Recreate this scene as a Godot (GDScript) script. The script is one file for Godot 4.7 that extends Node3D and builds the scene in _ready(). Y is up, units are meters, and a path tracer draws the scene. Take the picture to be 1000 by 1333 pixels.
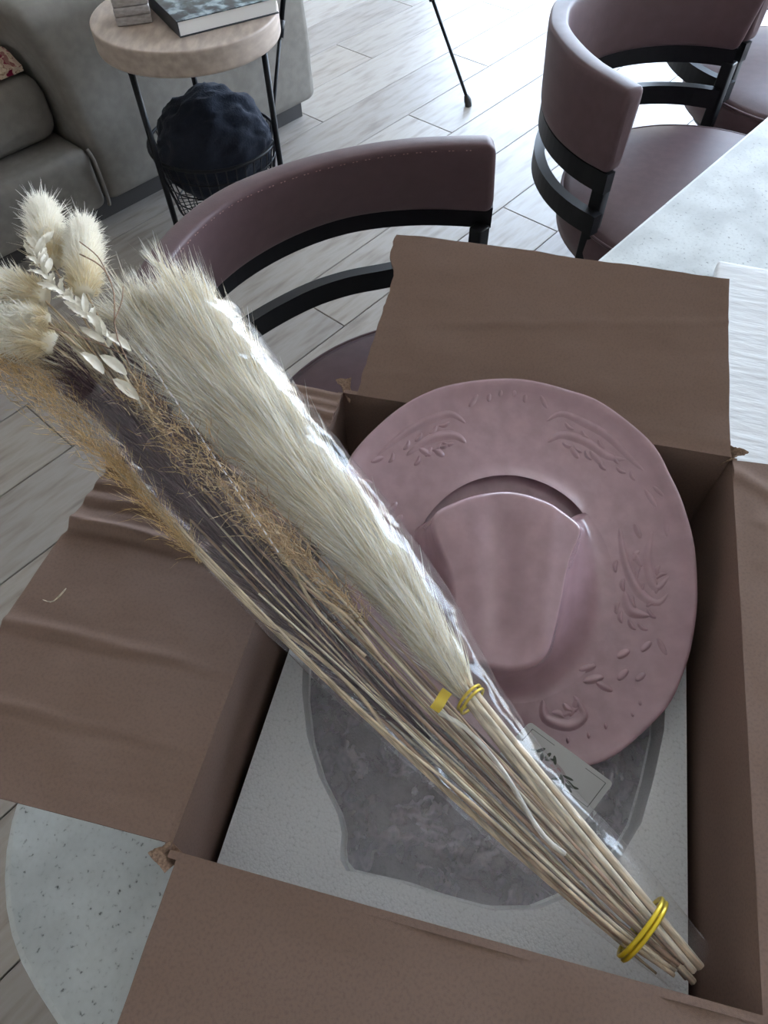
extends Node3D
# A parcel on a table: pink ceramic hat planter and a dried bouquet in an open carton, dining chairs,
# sofa and side table behind. y up, metres.

const ROOM_TURN := -0.76864          # room frame: local x = towards us, -z = along the window axis
const FLOOR_TURN := -0.74526
var E := Vector3(0.6950, 0, -0.7190)
var M := Vector3(0.7190, 0, 0.6950)
var rng := RandomNumberGenerator.new()
var used := {}
var mats := {}

# ------------------------------------------------------------------ names, groups, commits
func numbered(called: String) -> String:
	if not used.has(called):
		used[called] = 0
		return called
	used[called] += 1
	return "%s_%03d" % [called, used[called]]

func tag(o: Node, label: String, category: String, group := "") -> void:
	o.set_meta("label", label)
	o.set_meta("category", category)
	if group != "":
		o.set_meta("group", group)

func thing(called: String, label: String, category: String, at: Vector3, turn := 0.0, group := "") -> Node3D:
	var o := Node3D.new()
	o.name = numbered(called)
	add_child(o)
	o.position = at
	o.rotation.y = turn
	tag(o, label, category, group)
	return o

func put(called: String, mesh: Mesh, m: Material, parent: Node = null) -> MeshInstance3D:
	var o := MeshInstance3D.new()
	o.mesh = mesh
	o.material_override = m
	if parent == null:
		o.name = numbered(called)
		add_child(o)
	else:
		o.name = called
		parent.add_child(o, true)
	return o

func done(st: SurfaceTool) -> ArrayMesh:
	st.generate_normals()
	return st.commit()

func obj(called: String, st: SurfaceTool, m: Material, parent: Node = null) -> MeshInstance3D:
	return put(called, done(st), m, parent)

func structure(o: Node) -> Node:
	o.set_meta("kind", "structure")
	return o

func room(m: float, y: float, e: float) -> Vector3:
	return M * m + E * e + Vector3(0, y, 0)

# ------------------------------------------------------------------ shape helpers
func new_st(smooth := true) -> SurfaceTool:
	var st := SurfaceTool.new()
	st.begin(Mesh.PRIMITIVE_TRIANGLES)
	st.set_smooth_group(0 if smooth else -1)
	return st

func tri(st: SurfaceTool, a: Vector3, b: Vector3, c: Vector3) -> void:
	st.add_vertex(a); st.add_vertex(b); st.add_vertex(c)

func quad(st: SurfaceTool, a: Vector3, b: Vector3, c: Vector3, d: Vector3) -> void:
	tri(st, a, b, c); tri(st, a, c, d)

func sheet(st: SurfaceTool, rows: Array, closed := false, uv := false) -> void:
	var nu: int = rows.size()
	var nv: int = rows[0].size()
	for i in nu - 1:
		for j in (nv if closed else nv - 1):
			var k: int = (j + 1) % nv
			var q := [[i, j], [i + 1, j], [i + 1, k], [i, j], [i + 1, k], [i, k]]
			for c in q:
				if uv:
					st.set_uv(Vector2(float(c[0]) / (nu - 1), float(c[1]) / (nv - 1)))
				st.add_vertex(rows[c[0]][c[1]])

func catmull(p: Array, t: float) -> Vector3:
	var n: int = p.size() - 1
	var x := clampf(t, 0, 1) * n
	var i: int = mini(int(x), n - 1)
	var f := x - i
	var a: Vector3 = p[maxi(i - 1, 0)]
	var b: Vector3 = p[i]
	var c: Vector3 = p[i + 1]
	var d: Vector3 = p[mini(i + 2, n)]
	return 0.5 * ((2.0 * b) + (c - a) * f + (2.0 * a - 5.0 * b + 4.0 * c - d) * f * f + (3.0 * b - a - 3.0 * c + d) * f * f * f)

func smooth_path(p: Array, n: int) -> Array:
	var out := []
	for i in n + 1:
		out.append(catmull(p, float(i) / n))
	return out

func tube(st: SurfaceTool, path: Array, radii: Variant, sides := 8, cap := true) -> void:
	var rows := []
	var n: int = path.size()
	var side := Vector3.ZERO
	for i in n:
		var t: Vector3 = (path[mini(i + 1, n - 1)] - path[maxi(i - 1, 0)]).normalized()
		if side == Vector3.ZERO:
			side = t.cross(Vector3.UP if absf(t.y) < 0.9 else Vector3.RIGHT).normalized()
		side = (side - t * side.dot(t)).normalized()
		var up := side.cross(t)
		var r: float = radii[i] if radii is Array else radii
		var ring := []
		for j in sides:
			var a := TAU * j / sides
			ring.append(path[i] + (side * cos(a) + up * sin(a)) * r)
		rows.append(ring)
	sheet(st, rows, true)
	if cap:
		for j in sides:
			var k := (j + 1) % sides
			tri(st, rows[0][j], rows[0][k], path[0])
			tri(st, rows[n - 1][k], rows[n - 1][j], path[n - 1])

func lathe(st: SurfaceTool, profile: Array, seg := 48, at := Vector3.ZERO) -> void:
	var rows := []
	for p in profile:
		var ring := []
		for j in seg:
			var a := TAU * j / seg
			ring.append(at + Vector3(p.x * cos(a), p.y, p.x * sin(a)))
		rows.append(ring)
	sheet(st, rows, true)

# a box with rounded edges; f (optional) bends each point
func rbox(st: SurfaceTool, c: Vector3, size: Vector3, r: float, n := 4, f: Variant = null, basis := Basis()) -> void:
	var h := size * 0.5
	r = minf(r, minf(h.x, minf(h.y, h.z)) * 0.999)
	for ax in 3:
		for sg in [-1.0, 1.0]:
			var rows := []
			for i in n + 3:
				var row := []
				for j in n + 3:
					var u := _edge_param(i, n, h[(ax + 1) % 3], r)
					var v := _edge_param(j, n, h[(ax + 2) % 3], r)
					var p := Vector3.ZERO
					p[ax] = sg * h[ax]
					p[(ax + 1) % 3] = u
					p[(ax + 2) % 3] = v
					var q := p.clamp(-h + Vector3.ONE * r, h - Vector3.ONE * r)
					var d := p - q
					p = q + d.normalized() * r if d.length() > 1e-9 else p
					if f != null:
						p = f.call(p)
					row.append(c + basis * p)
				rows.append(row)
			if sg < 0:
				rows.reverse()
			sheet(st, rows)

func _edge_param(i: int, n: int, h: float, r: float) -> float:
	# two extra rows in each rounded border
	if i == 0: return -h
	if i == n + 2: return h
	if i == 1: return -h + r * 0.45
	if i == n + 1: return h - r * 0.45
	return lerpf(-h + r, h - r, float(i - 2) / (n - 2))

# box with chamfered top edges (cheap)
func cbox(st: SurfaceTool, c: Vector3, size: Vector3, ch: float) -> void:
	var h := size * 0.5
	var a := []
	for lv in [[-h.y, 0.0], [h.y - ch, 0.0], [h.y, ch]]:
		a.append([c + Vector3(-h.x + lv[1], lv[0], -h.z + lv[1]), c + Vector3(-h.x + lv[1], lv[0], h.z - lv[1]), c + Vector3(h.x - lv[1], lv[0], h.z - lv[1]), c + Vector3(h.x - lv[1], lv[0], -h.z + lv[1])])
	for k in 2:
		for j in 4:
			var n := (j + 1) % 4
			quad(st, a[k][j], a[k + 1][j], a[k + 1][n], a[k][n])
	quad(st, a[2][0], a[2][3], a[2][2], a[2][1])
	quad(st, a[0][0], a[0][1], a[0][2], a[0][3])

# a bent sheet with thickness between four corners; f(u, v) lifts it along its normal
func board(st: SurfaceTool, p00: Vector3, p10: Vector3, p11: Vector3, p01: Vector3, nu: int, nv: int, thick: float, f: Variant = null, edge: Variant = null) -> void:
	var nrm := (p10 - p00).cross(p01 - p00).normalized()
	if nrm.y < 0: nrm = -nrm
	var top := []
	var bot := []
	for i in nu + 1:
		var a := []
		var b := []
		for j in nv + 1:
			var u := float(i) / nu
			var v := float(j) / nv
			if edge != null:
				var w: Vector2 = edge.call(u, v)
				u += w.x
				v += w.y
			var p := p00.lerp(p10, u).lerp(p01.lerp(p11, u), v)
			if f != null:
				p += nrm * float(f.call(u, v))
			a.append(p)
			b.append(p - nrm * thick)
		top.append(a)
		bot.append(b)
	sheet(st, top)
	bot.reverse()
	sheet(st, bot)
	bot.reverse()
	st.set_smooth_group(-1)
	for i in nu:
		quad(st, top[i][0], bot[i][0], bot[i + 1][0], top[i + 1][0])
		quad(st, top[i][nv], top[i + 1][nv], bot[i + 1][nv], bot[i][nv])
	for j in nv:
		quad(st, top[0][j], top[0][j + 1], bot[0][j + 1], bot[0][j])
		quad(st, top[nu][j], bot[nu][j], bot[nu][j + 1], top[nu][j + 1])
	st.set_smooth_group(0)

# ------------------------------------------------------------------ hair: thin ribbons in one array mesh
class Hair:
	var v := PackedVector3Array()
	var c := PackedColorArray()
	var ix := PackedInt32Array()
	func strand(p0: Vector3, p1: Vector3, p2: Vector3, w: float, col: Color, side: Vector3, seg := 3) -> void:
		var base := v.size()
		for i in seg + 1:
			var t := float(i) / seg
			var p := p0.lerp(p1, t).lerp(p1.lerp(p2, t), t)
			var ww := side * w * (1.0 - 0.85 * t * t)
			v.append(p - ww); v.append(p + ww)
			c.append(col); c.append(col)
		for i in seg:
			var b := base + i * 2
			ix.append_array([b, b + 2, b + 1, b + 1, b + 2, b + 3])
	func mesh() -> ArrayMesh:
		var a := []
		a.resize(Mesh.ARRAY_MAX)
		a[Mesh.ARRAY_VERTEX] = v
		a[Mesh.ARRAY_COLOR] = c
		a[Mesh.ARRAY_INDEX] = ix
		var m := ArrayMesh.new()
		m.add_surface_from_arrays(Mesh.PRIMITIVE_TRIANGLES, a)
		return m

func rdir() -> Vector3:
	var z := rng.randf_range(-1, 1)
	var a := rng.randf() * TAU
	var r := sqrt(1 - z * z)
	return Vector3(r * cos(a), z, r * sin(a))

func lin(r: int, g: int, b: int) -> Color:
	return Color8(r, g, b).srgb_to_linear()

# ------------------------------------------------------------------ materials
func noise_tex(freq: float, oct: int, size: int, stops: Array, seed_ := 1, kind := FastNoiseLite.TYPE_SIMPLEX_SMOOTH, warp := 0.0) -> NoiseTexture2D:
	var n := FastNoiseLite.new()
	n.seed = seed_
	n.noise_type = kind
	n.frequency = freq
	n.fractal_octaves = oct
	if kind == FastNoiseLite.TYPE_CELLULAR:
		n.cellular_return_type = FastNoiseLite.RETURN_DISTANCE
	if warp > 0:
		n.domain_warp_enabled = true
		n.domain_warp_amplitude = warp
		n.domain_warp_frequency = freq
	var t := NoiseTexture2D.new()
	t.width = size
	t.height = size
	t.seamless = true
	t.noise = n
	if stops.size() > 0:
		var g := Gradient.new()
		g.offsets = PackedFloat32Array(stops.map(func(s): return s[0]))
		g.colors = PackedColorArray(stops.map(func(s): return s[1]))
		t.color_ramp = g
	return t

func mat(called: String, col: Color, rough := 0.6, spec := 0.5) -> StandardMaterial3D:
	var m := StandardMaterial3D.new()
	m.resource_name = called
	m.albedo_color = col
	m.roughness = rough
	m.metallic_specular = spec
	mats[called] = m
	return m

func tri_map(m: StandardMaterial3D, scale: Vector3, tex: Texture2D, bump: Texture2D = null, bump_cm := 0.1) -> void:
	m.uv1_triplanar = true
	m.uv1_scale = scale
	m.albedo_texture = tex
	if bump != null:
		m.heightmap_enabled = true
		m.heightmap_texture = bump
		m.heightmap_scale = bump_cm

func make_materials() -> void:
	var W := Color.WHITE
	var G := func(x: float) -> Color: return Color(x, x, x)
	# kraft cardboard
	var m := mat("cardboard", Color8(127, 106, 96), 0.85, 0.25)
	tri_map(m, Vector3(13, 13, 13), noise_tex(0.03, 6, 1024, [[0.0, G.call(0.9)], [0.42, G.call(0.975)], [0.6, W], [0.85, Color(1, 0.99, 0.97)]], 3), noise_tex(0.16, 5, 1024, [], 5), 0.006)
	m = mat("cardboard_edge", Color8(150, 124, 106), 0.9, 0.2)
	tri_map(m, Vector3(40, 40, 40), noise_tex(0.05, 3, 256, [[0.3, G.call(0.7)], [0.7, W]], 4))
	# polystyrene foam
	m = mat("foam", Color8(232, 234, 236), 0.75, 0.3)
	tri_map(m, Vector3(16, 16, 16), noise_tex(0.06, 2, 512, [[0.0, W], [0.6, G.call(0.97)], [1.0, G.call(0.86)]], 8, FastNoiseLite.TYPE_CELLULAR), noise_tex(0.06, 2, 512, [], 8, FastNoiseLite.TYPE_CELLULAR), -0.025)
	m = mat("cut_foam", Color8(226, 228, 230), 0.8, 0.3)
	tri_map(m, Vector3(1.6, 3.0, 8), noise_tex(0.012, 5, 512, [[0.2, G.call(0.96)], [0.6, W]], 12), noise_tex(0.016, 5, 512, [], 13), 0.07)
	# stone table top
	m = mat("stone", Color8(204, 208, 207), 0.5, 0.35)
	tri_map(m, Vector3(3.1, 3.1, 3.1), noise_tex(0.05, 4, 1024, [[0.0, G.call(0.4)], [0.12, G.call(0.6)], [0.2, G.call(0.9)], [0.3, G.call(0.97)], [1.0, W]], 21), noise_tex(0.05, 4, 1024, [[0.0, Color.BLACK], [0.2, W], [1.0, W]], 21), 0.03)
	m.detail_enabled = true
	m.detail_blend_mode = BaseMaterial3D.BLEND_MODE_MUL
	m.detail_albedo = noise_tex(0.006, 4, 512, [[0.2, G.call(0.9)], [0.7, W]], 22)
	# floor planks: five tints of one grain
	for k in 5:
		m = mat("plank_%d" % k, [Color8(150, 142, 134), Color8(145, 137, 130), Color8(155, 147, 139), Color8(148, 140, 133), Color8(152, 143, 134)][k], 0.42, 0.36)
		tri_map(m, Vector3(2.0, 1, 0.34), _grain(), null)
		m.uv1_offset = Vector3(0.31 * k, 0.2 * k, 0.47 * k)
		m.roughness_texture = _grain_rough()
	m = mat("grout", Color8(120, 114, 108), 0.8, 0.3)
	# leather
	m = mat("leather", Color8(95, 74, 77), 0.48, 0.38)
	tri_map(m, Vector3(6, 6, 6), noise_tex(0.01, 4, 512, [[0.2, G.call(0.94)], [0.8, W]], 31), noise_tex(0.14, 2, 512, [], 32, FastNoiseLite.TYPE_CELLULAR), 0.012)
	m = mat("stitch", Color8(160, 130, 124), 0.7)
	m = mat("black_metal", Color8(14, 15, 19), 0.42, 0.35)
	# sofa cloth
	m = mat("sofa_cloth", Color8(122, 117, 110), 0.95, 0.15)
	tri_map(m, Vector3(5, 5, 5), noise_tex(0.008, 5, 512, [[0.2, G.call(0.94)], [0.8, W]], 41), noise_tex(0.2, 2, 512, [], 42), 0.05)
	m.rim_enabled = true
	m.rim = 0.12
	m = mat("plinth", Color8(40, 36, 34), 0.6)
	m = mat("table_disc", Color8(180, 163, 150), 0.55, 0.4)
	tri_map(m, Vector3(3, 3, 1.0), noise_tex(0.02, 5, 512, [[0.2, G.call(0.86)], [0.8, W]], 51))
	m = mat("plush", Color8(36, 40, 50), 0.95, 0.2)
	m.rim_enabled = true
	m.rim = 0.5
	tri_map(m, Vector3(12, 12, 12), noise_tex(0.03, 4, 256, [[0.2, G.call(0.9)], [0.8, W]], 61), noise_tex(0.05, 4, 256, [], 62), 0.12)
	# glazed ceramic
	m = mat("ceramic", Color8(176, 143, 152), 0.25, 0.5)
	m.clearcoat_enabled = true
	m.clearcoat = 0.75
	m.clearcoat_roughness = 0.22
	tri_map(m, Vector3(5, 5, 5), noise_tex(0.02, 4, 512, [[0.2, G.call(0.93)], [0.8, W]], 71), noise_tex(0.02, 3, 512, [], 72), 0.02)
	# strands (vertex coloured)
	m = mat("strand", Color.WHITE, 0.65, 0.25)
	m.vertex_color_use_as_albedo = true
	m.backlight_enabled = true
	m.backlight = Color(0.9, 0.9, 0.9)
	m = mat("cream_core", Color8(240, 231, 210), 0.9, 0.1)
	m = mat("mauve_core", Color8(112, 96, 102), 0.9, 0.1)
	m = mat("gold_core", Color8(160, 132, 92), 0.9, 0.1)
	m = mat("straw_pale", Color8(240, 226, 202), 0.6, 0.3)
	m = mat("straw", Color8(222, 200, 170), 0.6, 0.3)
	m = mat("straw_brown", Color8(178, 150, 128), 0.65, 0.3)
	m = mat("straw_dark", Color8(112, 92, 88), 0.7, 0.3)
	m = mat("bleached", Color8(240, 234, 224), 0.55, 0.3)
	for k in ["straw_pale", "straw", "straw_brown", "bleached"]:
		tri_map(mats[k], Vector3(60, 60, 8), noise_tex(0.02, 3, 256, [[0.25, G.call(0.74)], [0.7, W]], 81))
	m = mat("leaf", Color8(240, 234, 220), 0.65, 0.3)
	m.backlight_enabled = true
	m.backlight = Color(0.4, 0.4, 0.36)
	m = mat("gold_tie", Color8(214, 186, 30), 0.28, 0.6)
	m.metallic = 0.35
	# clear film
	m = mat("film", Color(1, 1, 1, 0.03), 0.09, 0.4)
	m.transparency = BaseMaterial3D.TRANSPARENCY_ALPHA
	m.normal_enabled = false
	m = mat("seam", Color(0.95, 0.95, 0.97, 0.75), 0.4, 0.5)
	m.transparency = BaseMaterial3D.TRANSPARENCY_ALPHA
	m = mat("bag", Color(0.78, 0.75, 0.79, 0.62), 0.3, 0.6)
	m.clearcoat_enabled = true
	m.clearcoat = 1.0
	m.clearcoat_roughness = 0.16
	tri_map(m, Vector3(5, 5, 5), noise_tex(0.014, 5, 512, [[0.0, Color(0.55, 0.53, 0.56, 0.5)], [0.45, Color(0.72, 0.7, 0.73, 0.7)], [0.62, Color(1, 1, 1, 1.0)], [0.72, Color(0.8, 0.8, 0.82, 0.75)], [1.0, Color(1.2, 1.2, 1.2, 1.3)]], 15, FastNoiseLite.TYPE_SIMPLEX_SMOOTH, 26.0))
	m.transparency = BaseMaterial3D.TRANSPARENCY_ALPHA
	m = mat("wall_paint", Color8(226, 224, 220), 0.9, 0.2)
	m = mat("ceiling_paint", Color8(238, 238, 236), 0.95, 0.2)
	m = mat("frame_paint", Color8(60, 62, 66), 0.5)
	m = mat("pane", Color(1, 1, 1, 0.05), 0.03, 0.5)
	m.transparency = BaseMaterial3D.TRANSPARENCY_ALPHA
	m = mat("paper", Color8(226, 222, 216), 0.8, 0.2)
	m = mat("coaster", Color8(172, 164, 160), 0.7, 0.3)
	tri_map(m, Vector3(9, 20, 9), noise_tex(0.02, 4, 256, [[0.2, G.call(0.85)], [0.8, W]], 91))
	m = mat("book_cover", Color8(190, 200, 205), 0.4, 0.5)
	tri_map(m, Vector3(3.4, 3.4, 3.4), noise_tex(0.012, 5, 512, [[0.3, Color8(36, 42, 46)], [0.5, Color8(84, 96, 102)], [0.62, Color8(150, 164, 172)], [0.8, Color8(216, 224, 228)]], 95, FastNoiseLite.TYPE_SIMPLEX_SMOOTH, 30.0))
	m = mat("book_spine", Color8(52, 56, 60), 0.5)
	m = mat("throw", Color8(215, 210, 205), 0.95, 0.15)
	tri_map(m, Vector3(4.2, 4.2, 4.2), noise_tex(0.014, 2, 512, [[0.0, Color8(120, 26, 56)], [0.34, Color8(132, 34, 64)], [0.4, Color8(214, 196, 176)], [0.66, Color8(226, 210, 190)], [0.7, Color8(120, 84, 76)], [0.74, Color8(214, 196, 170)], [1.0, Color8(226, 210, 190)]], 97, FastNoiseLite.TYPE_SIMPLEX_SMOOTH, 20.0))

var grain_: NoiseTexture2D
var grain_r: NoiseTexture2D
func _grain() -> NoiseTexture2D:
	if grain_ == null:
		grain_ = noise_tex(0.012, 6, 1024, [[0.1, Color(0.84, 0.82, 0.81)], [0.35, Color(0.94, 0.93, 0.92)], [0.6, Color(1, 1, 1)], [0.9, Color(0.96, 0.95, 0.94)]], 25, FastNoiseLite.TYPE_SIMPLEX_SMOOTH, 14.0)
	return grain_
func _grain_rough() -> NoiseTexture2D:
	if grain_r == null:
		grain_r = noise_tex(0.02, 5, 512, [[0.2, Color(1.25, 1.25, 1.25)], [0.8, Color(0.85, 0.85, 0.85)]], 26)
	return grain_r

# ------------------------------------------------------------------ scene
func _ready() -> void:
	rng.seed = 4711
	var cam := Camera3D.new()
	cam.name = "camera"
	add_child(cam)
	cam.fov = 74.2796
	cam.near = 0.02
	cam.transform = Transform3D(Basis(Vector3(0.99959277, -0.01599714, 0.02363015), Vector3(0.02853581, 0.56037058, -0.82775028), Vector3(0, 0.8280875, 0.56059887)), Vector3(0, 1.3, 0))
	cam.current = true

	var env := Environment.new()
	env.background_mode = Environment.BG_SKY
	var sm := ProceduralSkyMaterial.new()
	sm.sky_top_color = Color(0.78, 0.88, 1.0)
	sm.sky_horizon_color = Color(0.90, 0.95, 1.0)
	sm.ground_horizon_color = Color(0.78, 0.78, 0.77)
	sm.ground_bottom_color = Color(0.66, 0.65, 0.63)
	sm.energy_multiplier = 4.0
	var sky := Sky.new()
	sky.sky_material = sm
	env.sky = sky
	env.tonemap_mode = Environment.TONE_MAPPER_LINEAR
	env.tonemap_exposure = 5.1
	env.sdfgi_enabled = true
	env.ssao_enabled = true
	env.ssil_enabled = true
	var we := WorldEnvironment.new()
	we.name = "environment"
	we.environment = env
	add_child(we)

	make_materials()
	build_room()
	build_table()
	build_carton()
	build_foam()
	build_hat()
	build_bouquet()
	build_chairs()
	build_sofa()
	build_side_table()
	build_tripod()
	build_small()

# ------------------------------------------------------------------ room shell
func slab(called: String, mlo: float, mhi: float, ylo: float, yhi: float, elo: float, ehi: float, m: Material, parent: Node = null) -> MeshInstance3D:
	var st := new_st(false)
	cbox(st, Vector3((mlo + mhi) / 2, (ylo + yhi) / 2, -(elo + ehi) / 2), Vector3(mhi - mlo, yhi - ylo, ehi - elo), 0.001)
	var o := obj(called, st, m, parent)
	if parent == null:
		o.rotation.y = ROOM_TURN
		structure(o)
	return o

func build_room() -> void:
	# floor: a grout bed with every plank laid on it
	var st := new_st(false)
	cbox(st, Vector3(0, -0.056, -0.6), Vector3(9.4, 0.1, 9.4), 0.001)
	var fl := obj("floor", st, mats.grout)
	fl.rotation.y = FLOOR_TURN
	structure(fl)
	var st2 := new_st(false)
	cbox(st2, Vector3(0, -0.005, 0), Vector3(0.2107, 0.01, 1.287), 0.0012)
	var plank := done(st2)
	var half := new_st(false)
	cbox(half, Vector3(0, -0.005, 0), Vector3(0.2107, 0.01, 1.287), 0.0012)
	for k in range(-8, 18):
		var s := -2.389 + 0.2137 * (k + 0.5)
		var first := fposmod(0.285 + (k - 4) * 0.77, 1.29)
		for n in range(-3, 4):
			var t := first + n * 1.29 + 0.645
			if t > 5.0 or t < -3.2:
				continue
			var o := put("plank", plank, mats["plank_%d" % rng.randi_range(0, 4)], fl)
			o.position = Vector3(s, 0, -t)
	# walls and ceiling with thickness; the far wall is glazed
	slab("ceiling", -4.3, 3.5, 2.7, 2.85, -3.4, 4.6, mats.ceiling_paint)
	slab("wall_left", -4.35, -4.2, 0, 2.7, -3.4, 4.6, mats.wall_paint)
	slab("wall_right", 3.3, 3.45, 0, 2.7, -3.4, 4.6, mats.wall_paint)
	slab("wall_near", -4.2, 3.3, 0, 2.7, -3.35, -3.2, mats.wall_paint)
	var wf := thing("wall_far", "", "", Vector3.ZERO, ROOM_TURN)
	wf.remove_meta("label")
	wf.remove_meta("category")
	structure(wf)
	slab("wall_panel", -4.2, -3.7, 0, 2.7, 4.4, 4.55, mats.wall_paint, wf)
	slab("wall_panel", 2.4, 3.3, 0, 2.7, 4.4, 4.55, mats.wall_paint, wf)
	slab("wall_panel", -3.7, 2.4, 2.4, 2.7, 4.4, 4.55, mats.wall_paint, wf)
	var win := thing("window_1", "", "", Vector3.ZERO, ROOM_TURN)
	win.remove_meta("label")
	win.remove_meta("category")
	structure(win)
	for k in 4:
		var a := -3.7 + 6.1 * k / 4.0
		var b := a + 6.1 / 4.0
		slab("window_stile", a, a + 0.06, 0, 2.4, 4.44, 4.5, mats.frame_paint, win)
		slab("window_stile", b - 0.06, b, 0, 2.4, 4.44, 4.5, mats.frame_paint, win)
		slab("window_rail", a + 0.06, b - 0.06, 0, 0.07, 4.44, 4.5, mats.frame_paint, win)
		slab("window_rail", a + 0.06, b - 0.06, 2.34, 2.4, 4.44, 4.5, mats.frame_paint, win)
		slab("pane", a + 0.06, b - 0.06, 0.07, 2.34, 4.465, 4.471, mats.pane, win)

# ------------------------------------------------------------------ dining table
func build_table() -> void:
	var t := thing("dining_table", "pale speckled stone dining table with a rounded corner, under the open carton", "table", room(0.15, 0, 0.8), ROOM_TURN)
	# outline in the table's own frame (x = m - 0.15, z = -(e - 0.8))
	var mlo := -0.323; var mhi := 0.63; var elo := -0.174; var ehi := 1.80; var r := 0.15
	var out := []
	for q in [[mlo + r, elo + r, PI, 1.5 * PI], [mhi - r, elo + r, 1.5 * PI, TAU], [mhi - r, ehi - r, 0.0, 0.5 * PI], [mlo + r, ehi - r, 0.5 * PI, PI]]:
		for k in 13:
			var a: float = lerpf(q[2], q[3], k / 12.0)
			out.append(Vector2(q[0] + r * cos(a) - 0.15, -(q[1] + r * sin(a) - 0.8)))
	var st := new_st()
	var rows := []
	for lv in [[0.7165, 0.006], [0.7185, 0.002], [0.7205, 0.0], [0.7440, 0.0], [0.7462, 0.0015], [0.7475, 0.005]]:
		var ring := []
		for p in out:
			var c := Vector2(p)
			var inn := (c - Vector2(clampf(c.x, mlo - 0.15 + r, mhi - 0.15 - r), clampf(c.y, -(ehi - 0.8) + r, -(elo - 0.8) - r))).normalized()
			c -= inn * float(lv[1])
			ring.append(Vector3(c.x, lv[0], c.y))
		rows.append(ring)
	sheet(st, rows, true)
	st.set_smooth_group(-1)
	for k in range(1, out.size() - 1):
		tri(st, rows[5][0], rows[5][k], rows[5][k + 1])
		tri(st, rows[0][0], rows[0][k + 1], rows[0][k])
	obj("table_top", st, mats.stone, t)
	for sg in [-1.0, 1.0]:
		st = new_st()
		rbox(st, Vector3(0.02, 0.359, sg * 0.55), Vector3(0.42, 0.715, 0.1), 0.02)
		obj("leg", st, mats.stone, t)

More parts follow.
